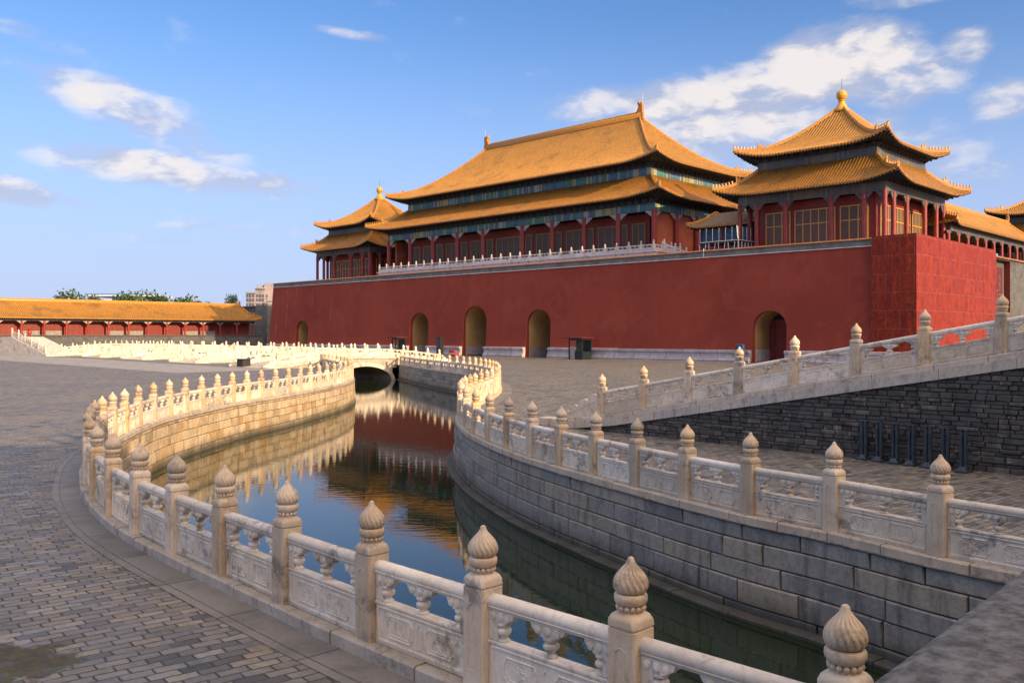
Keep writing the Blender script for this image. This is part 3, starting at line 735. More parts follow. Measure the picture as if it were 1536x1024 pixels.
# banks: separate stone blocks in courses
def block_wall(path, zb, zt, courses, blen, face_off, rnd, gap=.008, batter=0.0, thick=.35, side=1, clip=None, bulge=.012, reverse_tint=None):
    """blocks along a path; side=+1 face to the right of travel; zt may be a function of arc length"""
    S = arclen(path); mb = MB(); total = S[-1]
    ztf = zt if callable(zt) else (lambda s: zt)
    zmax = max(ztf(total*k/40) for k in range(41)); hts = courses if isinstance(courses, list) else [courses]*int(math.ceil((zmax-zb)/courses))
    z = zb; ci = 0
    for h in hts:
        s = -rnd.uniform(0, blen)
        while s < total:
            L = blen*rnd.uniform(.55, 1.5); e = s+L; s0 = max(0, s)+gap; e0 = min(total, e)-gap
            if e0-s0 > .05:
                n = max(1, int((e0-s0)/.6)); d = rnd.uniform(-bulge, bulge); t = rnd.random(); ang = rnd.uniform(-.0008, .0008)
                zl0 = z+gap; ztp = [min(z+h-gap, ztf(s0+(e0-s0)*k/n)-.004) for k in range(n+1)]
                if max(ztp)-zl0 > .03:
                    ch = min(.018, h*.15); vs = []
                    for k in range(n+1):
                        p, tg = at_len(path, S, s0+(e0-s0)*k/n); nn = Vector((tg.y, -tg.x, 0))*side; zt_ = max(ztp[k], zl0+.005)
                        ex = ch if k in (0, n) else 0
                        fo = face_off+d+batter*(zmax-z)+ang*(k/n-.5)*10*L
                        te = tg*(ch if k == 0 else (-ch if k == n else 0))
                        for (off, zz, tt) in ((fo-thick, zl0, 0), (fo-ch*(1.2), zl0, 0), (fo, zl0+ch, 1), (fo, zt_-ch, 1), (fo-ch*1.2, zt_, 0), (fo-thick, zt_, 0)):
                            pp = p+nn*off+(te if tt else Vector()); vs.append((pp.x, pp.y, zz))
                    N = 6; fs = [tuple(range(N)), tuple(len(vs)-1-k for k in range(N))]
                    for i in range(n):
                        for k in range(N): fs.append((i*N+k, i*N+(k+1) % N, (i+1)*N+(k+1) % N, (i+1)*N+k))
                    mb.add(vs, fs, 0, None, t)
            s = e
        z += h
    # dark core behind the joints
    core = []
    for k in range(len(path)):
        p = path[k]; tg = (path[min(k+1, len(path)-1)]-path[max(0, k-1)]); tg.z = 0; tg.normalize(); nn = Vector((tg.y, -tg.x, 0))*side
        a = p+nn*(face_off-.045); b0 = a+nn*(batter*(zmax-zb)); core += [(b0.x, b0.y, zb), (a.x, a.y, ztf(S[k])-.03)]
    mb.add(core, [(2*k, 2*k+1, 2*k+3, 2*k+2) for k in range(len(path)-1)], 1)
    return mb

rnd = random.Random(3)
lo = LP[0]; lroot = thing('embankment_wall', 'honey coloured stone embankment wall under the curving left bank balustrade', 'embankment wall', (lo.x, lo.y, GZ))
mb = block_wall([p-Vector((lo.x, lo.y, 0)) for p in LP], WZ-.45-GZ, -.02, [.32, .40, .44, .38, .42, .40], .85, .20, rnd, .010, .045, .4, 1, None, .022)
mb.mesh  # noqa
part('stone_courses', mb, [M['ashlar_honey'], M['dark_joint']], lroot, smooth=None)
ro = RP[0]; rroot = thing('embankment_wall', 'grey block embankment wall under the right bank balustrade', 'embankment wall', (ro.x, ro.y, GZ))
mb = block_wall([p-Vector((ro.x, ro.y, 0)) for p in RP], WZ-.45-GZ, -.02, [.30, .36, .42, .34, .38, .36, .30], 1.5, .20, rnd, .008, .045, .4, -1, None, .02)
part('stone_courses', mb, [M['ashlar_grey'], M['dark_joint']], rroot)
# footing ledge just above the water on the right bank
mb = kerb_mb([p-Vector((ro.x, ro.y, 0)) for p in offset(RP, -.36)], .35, WZ-.4-GZ, WZ+.07-GZ, random.Random(9), 1.6)
link('footing', mb.mesh('footing', [M['ashlar_grey']], 30), rroot)

balustrade('long curving white marble balustrade along the left bank, nearest to the viewer', LEFT, True, 'balustrades along the river', True, LP, None, (False, True), 5)
balustrade('white marble balustrade winding along the right bank to the arch bridge', RIGHT, True, 'balustrades along the river', True, RP, None, (True, True), 6)

# ------------------------------------------------------------------ bridges
BL = 25.5; BW = 7.0; RISE = 1.0
def deck_z(x): 
    q = 2*x/BL-1; return GZ+.02+RISE*(1-q*q*(1.35-.35*q*q))
def curl_mb(flip=1):                                            # scrolled end stone of a parapet, rising towards +x
    mb = MB(); pts = [(-1.5, 0), (-1.5, .10), (-1.44, .19), (-1.33, .21), (-1.25, .15)]
    for (cx, cz, r) in ((-1.02, .26, .17), (-.62, .47, .20), (-.22, .70, .17)):
        for k in range(7):
            a = PI*.95-PI*.9*k/6; pts.append((cx+r*math.cos(a), cz+r*math.sin(a)))
    pts += [(0, .82), (0, 0)]
    mb.extrude([(x*flip, z) for x, z in pts], -.085, .085); 
    for y in (-.087, .087):
        mb.tube([((-1.35)*flip, y, .06), (-.9*flip, y, .22), (-.5*flip, y, .42), (-.1*flip, y, .6)], .012, 5)
    return mb
def stone_bridge(label, u, v0, group='marble bridges over the river'):
    o = BRP(u, v0); root = thing('stone_bridge', label, 'bridge', (o.x, o.y, GZ), math.atan2(V_.y, V_.x), group)
    n = 36; xs = [BL*k/n for k in range(n+1)]; xa, xb, zc = 8.75, 16.45, -.22; xm = (xa+xb)/2; hs = (xb-xa)/2
    def arch(x, gr=0.0):
        return WZ-.25+(zc+gr-WZ+.25)*math.sqrt(max(0, 1-((x-xm)/(hs+gr))**2))
    poly = [(0, -.3-0), (xa, -.3)] if False else []
    low = [(0, GZ-.3), (xa-.01, GZ-.3), (xa-.01, WZ-.5)] + [(xa+(xb-xa)*k/24, arch(xa+(xb-xa)*k/24)) for k in range(25)] + [(xb+.01, WZ-.5), (xb+.01, GZ-.3), (BL, GZ-.3)]
    top = [(x, deck_z(x)) for x in reversed(xs)]
    poly = [(x, z-GZ) for x, z in low+top]
    mb = MB(); mb.extrude(poly, -.22, BW+.22); part('bridge_body', mb, M['marble_kerb'], root)
    for y in (-.245, BW+.245):
        mb = MB(); pin = [(xa+(xb-xa)*k/24, arch(xa+(xb-xa)*k/24)) for k in range(25)]; out = [(xm+(hs+.42)*math.cos(PI-PI*k/24), WZ-.25+(zc+.42-WZ+.25)*math.sin(PI-PI*k/24)) for k in range(25)]
        for k in range(24):
            q = [pin[k], pin[k+1], out[k+1], out[k]]; mb.extrude([(a, b_-GZ) for a, b_ in q], y-.045, y+.045, 0, random.random())
        part('arch_ring', mb, M['marble'], root)
        mb = MB(); mb.beam([(x, y*1.0, deck_z(x)-.20-GZ) for x in xs], .16, .17); part('edge_course', mb, M['marble'], root)
    np_ = 12; x0 = 1.75; st = (BL-2*x0)/np_
    for side, y in enumerate((0, BW)):
        for i in range(np_+1):
            x = x0+st*i; link('post', me_('far_post', far_post_mb, M['marble'], 40), root, (x, y, deck_z(x)-GZ+.03))
            if i < np_:
                xn = x+st; s = (deck_z(xn)-deck_z(x))/st; sx = (st-.27)/LN; key = 'bpanel%d' % i
                link('panel', me_(key, (lambda: far_panel_mb(LN, s*sx)), M['marble'], 40), root, ((x+xn)/2, y, (deck_z(x)+deck_z(xn))/2-GZ+.03), (0, 0, 0), (sx, 1, 1))
        link('end_scroll', me_('curl', curl_mb, M['marble'], 40), root, (x0-.14, y, deck_z(x0-.8)-GZ))
        link('end_scroll', me_('curl2', (lambda: curl_mb(-1)), M['marble'], 40), root, (BL-x0+.14, y, deck_z(x0-.8)-GZ))
    return root
BU = [(0, 0), (21.5, 3.2), (41, 5.0), (57, 5.5), (73, 4.5)]
BLAB = ['nearest marble arch bridge, its arch open over the dark water', 'white marble bridge just behind the one with the visible arch', 'middle one of the five white marble bridges', 'white marble bridge second from the left of the row', 'farthest white marble bridge at the left end of the row']
for (u, v0), lab in zip(BU, BLAB): stone_bridge(lab, u, v0)
GAPL = ['first and second', 'second and third', 'third and fourth', 'fourth and fifth']
for k in range(4):
    (u0, a0), (u1, a1) = BU[k], BU[k+1]
    for nm, dd in (('near', 7.6), ('far', 17.4)):
        p0 = BRP(u0+BW+.5, a0+dd); p1 = BRP(u1-.5, a1+dd); n = max(3, int(round((p1-p0).length/1.9)))
        balustrade('short marble balustrade, %s bank, between the %s bridges from the arch' % (nm, GAPL[k]), [p0.lerp(p1, i/n) for i in range(n+1)], False, 'balustrades along the river', True, None, None, (True, True), 20+k)
        fa = MB(); 
        sgn = 1 if nm == 'near' else -1
        pa = [p0.lerp(p1, i/6) for i in range(7)]
        wroot = thing('embankment_wall', 'pale stone embankment on the %s bank between the %s bridges' % (nm, GAPL[k]), 'embankment wall', (p0.x, p0.y, GZ))
        part('stone_courses', block_wall([q-Vector((p0.x, p0.y, 0)) for q in pa], WZ-.3-GZ, 0.0, .45, 1.2, .22, rnd, .01, .03, .4, sgn), [M['ashlar_honey'], M['dark_joint']], wroot)

# ------------------------------------------------------------------ stone ramp on the right
RA = Vector((2.16-.72*1.6, 31.8*1.0469+.69*1.6, 0)); RD = Vector((10.44, -10.8*1.0469, 0)).normalized()
rs = thing('stone_ramp', 'stone ramp rising to the right, sloping marble balustrade above dark rough masonry', 'ramp', (RA.x, RA.y, GZ), math.atan2(RD.y, RD.x))
RS = .182
def ramp_z(s): return max(0.0, -.38+RS*(s-.4))                  # top of the masonry above the pavement
RL = 30.0
mb = block_wall([Vector((RL*k/60, 0, 0)) for k in range(61)], -.02, (lambda s: ramp_z(s)+.02), [random.Random(q).uniform(.08, .17) for q in range(48)], .38, 0, random.Random(8), .004, 0, .3, 1, None, .028)
part('rubble_face', mb, [M['rubble'], M['dark_joint']], rs)
mb = MB()
for k in range(16):
    a, e = RL*k/16+.006, RL*(k+1)/16-.006
    za, ze = ramp_z(a)+.005, ramp_z(e)+.005; t = random.random(); d = random.uniform(-.008, .008)
    mb.add([(a, -.06+d, za), (e, -.06+d, ze), (e, .55, ze), (a, .55, za), (a, -.06+d, za+.27), (e, -.06+d, ze+.27), (e, .55, ze+.27), (a, .55, za+.27)], [(3, 2, 1, 0), (4, 5, 6, 7), (0, 1, 5, 4), (1, 2, 6, 5), (2, 3, 7, 6), (3, 0, 4, 7)], 0, None, t)
part('sloping_kerb', mb, M['ramp_kerb'], rs)
mb = kerb_mb([Vector((1.0+28.0*k/20, .22, ramp_z(1.0+28.0*k/20)+.26)) for k in range(21)], .36, 0, .17, random.Random(4), 1.3)
link('base_kerb', mb.mesh('base_kerb', [M['marble_kerb']], 30), rs)
mb = MB(); mb.add([(0, .55, .1), (RL, .55, ramp_z(RL)+.2), (RL, 5.5, ramp_z(RL)+.2), (0, 5.5, .1), (0, .55, -.1), (RL, .55, -.1), (RL, 5.5, -.1), (0, 5.5, -.1)], [(0, 1, 2, 3), (0, 4, 5, 1), (1, 5, 6, 2), (2, 6, 7, 3), (3, 7, 4, 0)])
part('ramp_surface', mb, M['walk_slab'], rs)
st = 1.91; x0 = 3.08; sl = RS
for i in range(13):
    x = x0+st*i; z = ramp_z(x)+.43
    po = link('post', me_('post', post_mb, M['marble_post'], 35), rs, (x, .22, z)); link('finial', me_('finial', finial_mesh, M['marble_post'], 50), po)
    if i < 12:
        sx = (st-.27)/LN; key = 'ramp'; vz = sl*sx; f1 = lambda fn: (lambda: fn().shear(vz))
        pa = link('panel', me_('slab'+key, f1(slab_mb), M['marble'], 35), rs, (x+st/2, .22, z+sl*st/2), (0, 0, 0), (sx, 1, 1))
        link('handrail', me_('rail'+key, f1(rail_mb), M['marble'], 40), pa)
        for q in (0, -(LN/2-.155), LN/2-.155): link('baluster', me_('vase', vase_mb, M['marble'], 35), pa, (q, 0, vz*q), (0, 0, 0), (1, 1, 1) if q == 0 else (.8, 1, 1))
link('end_scroll', me_('curl', curl_mb, M['marble'], 40), rs, (x0-.14, .22, ramp_z(x0-.9)+.43), (0, 0, 0), (1.15, 1.2, 1.0))

# row of steel stanchions in front of the ramp wall
def stanchion():
    root = thing('barrier_post', 'steel', 'barrier post'); b0 = MB()
    b0.cbox((0, 0, .03), (.30, .44, .06), 0, .01); b0.box((0, 0, .10), (.22, .30, .09), 0, 0, .5, .6); part('base_plate', b0, M['steel_dark'], root)
    for s in (-1, 1):
        u = MB(); u.cbox((s*.055, 0, .58), (.085, .10, .94), 0, .012); u.box((s*.055, -.055, .6), (.03, .012, .8)); u.cbox((s*.055, 0, 1.06), (.095, .11, .03), 0, .008)
        part('upright', u, M['steel_dark'], root)
    k = MB(); k.box((0, .0, .95), (.05, .06, .06)); k.box((0, 0, .35), (.05, .05, .05)); part('hinge', k, M['steel_dark'], root)
    return root
def copy_tree(o, parent=None):
    c = o.copy(); COL.objects.link(c); c.parent = parent
    for ch in list(o.children): copy_tree(ch, c)
    return c
sta = stanchion(); labs = ['leftmost', 'second from the left', 'third from the left', 'middle', 'third from the right', 'second from the right', 'rightmost']
for i, px in enumerate((1298, 1321, 1345, 1370, 1395, 1420.5, 1447)):
    s = sta if i == 0 else copy_tree(sta); k = i/6
    p = Vector((9.75, 24.75, GZ)).lerp(Vector((11.35, 22.45, GZ)), k)
    s.location = p; s.rotation_euler = (0, 0, math.atan2(RD.y, RD.x)+random.uniform(-.06, .06))
    tag(s, 'dark steel double barrier post before the ramp wall, %s of the seven' % labs[i], 'barrier post', 'barrier posts by the ramp wall')

# ------------------------------------------------------------------ bridge under the camera, its parapet coping crosses the lower right corner
e0 = Vector((-1.24, 0, 0)); ed = Vector((1.12, 1.21, 0)).normalized()
br = thing('stone_bridge', 'grey stone bridge with a solid parapet, its rough coping filling the lower right corner', 'bridge', (-3.0, -1.9, GZ), math.atan2(ed.y, ed.x))
mb = MB(); cw = .46; prof = [(-cw, 0), (-cw, .13), (-cw+.02, .165), (-cw+.06, .185), (-.07, .185), (-.025, .165), (0, .125), (0, 0)]
N = len(prof); xs = [18.0*k/90 for k in range(91)]; vs = []
for x in xs:
    for j, (y, z) in enumerate(prof): 
        dn = mnoise.noise(Vector((x*2.3, y*6, z*9)))*.010
        vs.append((x, y+.02+dn, z+2.365-GZ-.15+dn))
mb.add(vs, [tuple(range(N)), tuple(len(vs)-1-k for k in range(N))]+[(i*N+k, i*N+(k+1) % N, (i+1)*N+(k+1) % N, (i+1)*N+k) for i in range(90) for k in range(N)])
part('coping', mb, M['grey_coping'], br, smooth=50)
mb = MB(); mb.box((9, -.21, 1.9-.15), (18, .34, 1.05)); part('parapet', mb, M['grey_coping'], br)
mb = MB(); mb.box((2.5, -3.2, .72), (11.0, 6.4, 1.5)); part('bridge_body', mb, M['marble_kerb'], br)
mb = MB(); mb.box((13, -3.2, 1.15), (10.0, 6.4, .6)); part('deck', mb, M['marble_kerb'], br)

# ------------------------------------------------------------------ palace roofs and halls
def roof_fn(hx, hy, tx, ty, z0, z1, lift, k, a, smax_=1.0):
    """returns point function for side 0..3: (x along eave, s up the slope) -> local point"""
    def fn(side, x, s, extra=0.0):
        A, B, At, Bt = (hx, hy, tx, ty) if side % 2 == 0 else (hy, hx, ty, tx)
        c = (A-abs(x))/(k*(A-At)+1e-6); lf = max(0.0, 1-c)**2
        z = z0+(z1-z0)*(a*s+(1-a)*s*s)+lift*lf*(1-s)**1.5+extra
        y = -(B-(B-Bt)*s)-.35*lf*(1-s)
        xx = x*(1+.0)+math.copysign(.35*lf*(1-s), x)
        an = side*PI/2
        return (xx*math.cos(an)-y*math.sin(an), xx*math.sin(an)+y*math.cos(an), z)
    return fn
def build_roof(parent, name, hx, hy, tx, ty, z0, z1, lift, k, a, tiles, rib=.45, rows=11, loc=(0, 0, 0), figures=7, hip_w=.34, ridge=None, teeth=True, sides=(0, 1, 2, 3)):
    fn = roof_fn(hx, hy, tx, ty, z0, z1, lift, k, a); mb = MB()
    for side in sides:
        A, At = (hx, tx) if side % 2 == 0 else (hy, ty)
        n = max(4, int(round(2*A/rib))); w = 2*A/n; cols = []
        for i in range(n):
            for fx, ex in ((0, 0), (.34, .0), (.42, .12), (.66, .18), (.90, .12)): cols.append((-A+(i+fx)*w, ex))
        cols.append((A, 0)); base = len(mb.v); vs = []
        for (x, ex) in cols:
            sm = 1.0 if abs(x) <= At else (A-abs(x))/(A-At)
            for r in range(rows+1):
                s = sm*r/rows; vs.append(fn(side, x, s, ex))
        R1 = rows+1
        mb.add(vs, [(i*R1+r, (i+1)*R1+r, (i+1)*R1+r+1, i*R1+r+1) for i in range(len(cols)-1) for r in range(rows)])
        # fascia of tile ends
        fv = []
        for (x, ex) in cols:
            p = fn(side, x, 0, ex); q = fn(side, x, 0, -.16 if ex < .05 else -.04); fv += [p, q]
        mb.add(fv, [(2*i, 2*i+2, 2*i+3, 2*i+1) for i in range(len(cols)-1)], 1)
        if teeth:
            for i in range(n):
                x = -A+(i+.62)*w; p = Vector(fn(side, x, 0, .02)); an = side*PI/2
                o = Vector((math.sin(an)*.03, -math.cos(an)*.03, 0))
                mb.box(p+o+Vector((0, 0, .0)), (w*.46, .10, .22), an, 1)
                x = -A+(i+.14)*w; p = Vector(fn(side, x, 0, -.10)); mb.box(p+o, (w*.34, .05, .20), an, 1)
    rf = link(name, mb.mesh(name, [tiles, M['glaze_trim']], 60, True), parent, loc)
    # hips
    for side in range(4):
        if side not in sides: continue
        A, At = (hx, tx) if side % 2 == 0 else (hy, ty)
        pts = []
        for r in range(0, 13):
            s = r/12; x = A-(A-At)*s; p = Vector(fn(side, x, s, 0.02)); pts.append(p)
        hb = MB(); hb.beam(pts, hip_w, .30); hb.tube([p+Vector((0, 0, .33)) for p in pts], .11, 6)
        d0 = (pts[1]-pts[0]); L = 0
        if figures:
            path = [p+Vector((0, 0, .40)) for p in pts]; S = arclen(path)
            for q in range(figures):
                p, tg = at_len(path, S, .15+.42*q); h = .42 if q < figures-1 else .0
                hb.lathe([(.10, -.05), (.12, .08), (.07, .2), (.09, .28), (.03, .42)], 6, p)
                hb.box((p.x-tg.x*.08, p.y-tg.y*.08, p.z+.3), (.16, .07, .10), math.atan2(tg.y, tg.x))
            p, tg = at_len(path, S, .15+.42*figures+.35); an = math.atan2(tg.y, tg.x)
            hb.box((p.x, p.y, p.z+.14), (.62, .26, .5), an, 0, .5, .7); hb.box((p.x-tg.x*.2, p.y-tg.y*.2, p.z+.48), (.2, .16, .34), an); hb.box((p.x+tg.x*.2, p.y+tg.y*.2, p.z+.42), (.16, .12, .2), an)
        link('hip_ridge', hb.mesh('hip_ridge', [M['glaze_trim']], 50), rf)
    if ridge:
        h = ridge; rb = MB(); zr = z1-.15
        rb.cbox((0, 0, zr+h*.5), (2*tx+.3, .62, h), 0, .06); rb.cbox((0, 0, zr+h*.28), (2*tx+.1, .78, .16), 0, .04); rb.tube([(-tx, 0, zr+h+.05), (tx, 0, zr+h+.05)], .2, 8)
        link('main_ridge', rb.mesh('main_ridge', [M['glaze_trim']], 50), rf)
        for s in (-1, 1):
            ob = MB(); sc = h/1.1
            prof = [(-.9, 0), (.75, 0), (.80, .9), (.62, 1.0), (.66, 1.9), (.58, 2.6), (.30, 2.62), (.28, 2.0), (.05, 1.85), (-.05, 2.1), (-.05, 2.45), (-.22, 2.72), (-.50, 2.72), (-.64, 2.5), (-.60, 2.25), (-.42, 2.1), (-.52, 1.7), (-.82, 1.35), (-1.05, 1.0), (-1.0, .6)]
            ob.extrude([(x*sc*.72*s, z*sc) for x, z in prof], -.24*sc, .24*sc)
            ob.extrude([(x*sc*.62*s, z*sc*.9+.2) for x, z in prof[4:]], -.30*sc, .30*sc)
            link('ridge_ornament', ob.mesh('ridge_ornament', [M['glaze_trim']], None), rf, (s*tx, 0, zr+.1))
            rod = MB(); rod.tube([(s*(tx+.42*sc), 0, zr+2.6*sc), (s*(tx+.42*sc), 0, zr+2.6*sc+1.5)], .025, 5); link('lightning_rod', rod.mesh('lightning_rod', [M['white_metal']]), rf)
    return rf, fn
def build_eaves(parent, fn, hx, hy, wx, wy, zw, loc, mtl, rafter=.55):
    """soffit with rafters from the wall line (half wx, wy at height zw) out to the eave"""
    mb = MB()
    for side in range(4):
        A, W, B, WB = (hx, wx, hy, wy) if side % 2 == 0 else (hy, wy, hx, wx); an = side*PI/2
        def inner(x): 
            xx = max(-W, min(W, x)); y = -WB
            return Vector((xx*math.cos(an)-y*math.sin(an), xx*math.sin(an)+y*math.cos(an), zw))
        n = 40; vs = []
        for i in range(n+1):
            x = -A+2*A*i/n; vs += [Vector(fn(side, x, 0.012, -.17)), inner(x)]
        mb.add(vs, [(2*i, 2*i+1, 2*i+3, 2*i+2) for i in range(n)])
        m = int(2*A/rafter)
        for i in range(m):
            x = -A+.15+(2*A-.3)*i/(m-1); p = Vector(fn(side, x, 0.005, -.24)); q = inner(x); q.z -= .10
            d = p-q; mb.beam([q+Vector((0, 0, -.05)), q+d*.6+Vector((0, 0, -.06)), p+Vector((0, 0, -.06))], .17, .17, 1, .5)
    return link('eaves', mb.mesh('eaves', mtl, None), parent, loc)
def beam_ring(parent, hx, hy, z0, z1, thick, m, loc, name='painted_beam'):
    mb = MB(); h = z1-z0
    for side in range(4):
        A, B = (hx, hy) if side % 2 == 0 else (hy, hx); an = side*PI/2; y = -B
        def P(x, yy, z): return (x*math.cos(an)-yy*math.sin(an), x*math.sin(an)+yy*math.cos(an), z)
        A2 = A+thick*.5; sc = 1.15/h
        f = [P(-A2, y-thick/2, z0), P(A2, y-thick/2, z0), P(A2, y-thick/2, z1), P(-A2, y-thick/2, z1), P(-A2+thick, y+thick/2, z0), P(A2-thick, y+thick/2, z0)]
        mb.add(f, [(0, 1, 2, 3), (0, 4, 5, 1)], 0, [[(0, .02), (2*A2*sc, .02), (2*A2*sc, .98), (0, .98)], [(0, .02), (0, .1), (2*A2*sc, .1), (2*A2*sc, .02)]])
    return link(name, mb.mesh(name, [m], None), parent, loc)
def bracket_ring(parent, hx, hy, z0, z1, out, step, m, loc):
    mb = MB(); h = z1-z0
    for side in range(4):
        A, B = (hx, hy) if side % 2 == 0 else (hy, hx); an = side*PI/2; n = int(round(2*A/step))
        for i in range(n+1):
            x = -A+2*A*i/n
            for j, (fz, fo, wd) in enumerate(((.12, .1, .25), (.36, .34, .5), (.60, .62, .72), (.84, .92, .9))):
                y = -B-out*fo*.5
                c = (x*math.cos(an)-y*math.sin(an), x*math.sin(an)+y*math.cos(an), z0+h*fz)
                mb.box(c, (step*.86*wd, .16, h*.13), an); mb.box((c[0], c[1], c[2]+h*.07), (.14, out*fo+.14, h*.12), an)
        mb.box(((0)*1-(-B)*math.sin(an)*1.0, (-B)*math.cos(an), z0+h*.5), (2*A, .10, h), an)
    return link('bracket_row', mb.mesh('bracket_row', [m], None), parent, loc)
def column_mesh(r, h):
    mb = MB(); mb.lathe([(r*1.35, 0), (r*1.35, .14), (r*1.02, .20), (r, .4), (r*.96, h)], 14); return mb.mesh('column', [M['column_red']], 40)
def corbel_mesh(w, h, m):
    mb = MB(); o = [(0, 0), (w, 0), (w, -h*.12), (w*.86, -h*.32), (w*.70, -h*.34), (w*.62, -h*.62), (w*.44, -h*.66), (w*.34, -h*.92), (0, -h)]
    mb.extrude(o, -.09, .09); return mb.mesh('corbel', [m], None)
def window_parts(parent, w, h, ncol, transom, loc, rz, mf, ml, bar=.115, key=None):
    key = key or 'win%.2f_%.2f_%d' % (w, h, ncol)
    if key not in ME:
        mb = MB()
        for i in range(ncol+1):
            x = -w/2+w*i/ncol; mb.box((x, -.06, h/2), (bar*1.25 if i in (0, ncol) else bar, .12, h))
        zz = [bar/2, h-bar/2]+([h*transom] if transom else [])
        for z in zz: mb.box((0, -.065, z), (w-bar, .13, bar*1.15))
        ME[key] = mb.mesh('window', [mf], None)
        lb = MB(); lb.box((0, -.02, h/2), (w-.04, .03, h-.06)); ME[key+'l'] = lb.mesh('lattice', [ml], None)
    o = link('window', ME[key], parent, loc, (0, 0, rz)); link('lattice', ME[key+'l'], o); return o

def palace_hall(name, label, cat, t, b, group=None, **k):
    o = G(t, b); root = thing(name, label, cat, (o.x, o.y, 0), GATE_ROT, group); L0 = (0, 0, 0)
    zf, zb, zt = k['floor'], k['beam0'], k['beam1']; cx, cy = k['cx'], k['cy']; HX, HY = cx[-1], cy[-1]
    ux, uy = k['ux'], k['uy']; far = k.get('far', False)
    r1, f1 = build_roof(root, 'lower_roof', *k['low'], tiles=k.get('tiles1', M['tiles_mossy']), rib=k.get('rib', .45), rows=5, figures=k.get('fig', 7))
    r2, f2 = build_roof(root, 'upper_roof', *k['up'], tiles=k.get('tiles2', M['tiles']), rib=k.get('rib', .45), rows=13, figures=k.get('fig', 7), ridge=k.get('ridge'))
    lo, up = k['low'], k['up']
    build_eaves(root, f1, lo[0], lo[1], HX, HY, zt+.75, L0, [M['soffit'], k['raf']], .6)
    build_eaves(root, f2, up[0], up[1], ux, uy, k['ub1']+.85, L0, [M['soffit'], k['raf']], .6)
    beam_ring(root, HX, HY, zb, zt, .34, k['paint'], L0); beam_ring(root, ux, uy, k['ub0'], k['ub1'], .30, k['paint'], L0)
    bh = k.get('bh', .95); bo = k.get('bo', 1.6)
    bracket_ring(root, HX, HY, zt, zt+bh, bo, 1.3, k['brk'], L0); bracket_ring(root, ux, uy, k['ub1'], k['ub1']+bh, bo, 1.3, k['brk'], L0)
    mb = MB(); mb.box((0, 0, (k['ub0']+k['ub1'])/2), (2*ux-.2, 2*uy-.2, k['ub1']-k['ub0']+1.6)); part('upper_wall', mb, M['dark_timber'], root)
    cm = column_mesh(k.get('cr', .34), zb-zf+.1); cb = corbel_mesh(k.get('cw', 1.25), .95, k['corb'])
    for sx in (-1, 1):
        for sy, xs in ((-1, cx), (1, cx)):
            for x in xs:
                link('column', cm, root, (sx*x, sy*HY, zf))
                if sy == -1 or not far:
                    for q in (-1, 1):
                        if x == cx[-1] and q*sx > 0: continue
                        link('corbel', cb, root, (sx*x, sy*HY, zb), (0, 0, 0 if q > 0 else PI))
    for sx in (-1, 1):
        for sy in (-1, 1):
            for y in cy[:-1]:
                link('column', cm, root, (sx*HX, sy*y, zf))
                for q in (-1, 1): link('corbel', cb, root, (sx*HX, sy*y, zb), (0, 0, PI/2*q))
        for sy in (-1, 1): link('corbel', cb, root, (sx*HX, sy*HY, zb), (0, 0, -PI/2*sy))
    # inner walls with windows
    wx, wy = k.get('wx', ux), k.get('wy', uy)
    mb = MB(); mb.box((0, 0, (zf+zb)/2), (2*wx, 2*wy, zb-zf+.2)); mb.box((0, 0, zf+.45), (2*wx+.24, 2*wy+.24, .9), 0, 1)
    part('wall', mb, [M['door_red'], M['dark_timber']], root)
    ceil = MB(); ceil.box((0, 0, zb+.35), (2*HX-.3, 2*HY-.3, .2)); part('ceiling', ceil, M['soffit'], root)
    h = k['wh']; z = zf+k.get('wz', 1.0)
    def bays(c, lim):
        e = [-q for q in reversed(c)]+list(c) if c[0] > 0 else None
        out = []
        for a_, b_ in zip(e, e[1:]):
            a2, b2 = max(a_, -lim), min(b_, lim)
            if b2-a2 > 1.6: out.append((a2, b2))
        return out
    def mullions(a_, b_, L): 
        pass
    for (a_, b_) in bays(cx, wx-.3):
        w = b_-a_-k.get('wgap', 1.0)
        for sy in (-1, 1) if not far else (-1,): window_parts(root, w, h, max(2, int(round(w/k.get('wcol', 1.25)))), k.get('transom'), ((a_+b_)/2, sy*(wy+.02), z), 0 if sy < 0 else PI, k['frame'], k['lat'])
    if k.get('plain_sides'):
        for s in (-1, 1):
            mb = MB(); mb.box((s*(HX-.55), 0, (zf+zb)/2), (.5, 2*HY-2.4, zb-zf)); part('end_wall', mb, M['wall_side'], root)
    else:
        for (a_, b_) in bays(cy, wy-.3):
            w = b_-a_-k.get('wgap', 1.0)
            for s in (-1, 1): window_parts(root, w, h, max(2, int(round(w/k.get('wcol', 1.25)))), k.get('transom'), (s*(wx+.02), (a_+b_)/2, z), s*PI/2, k['frame'], k['lat'])
    return root

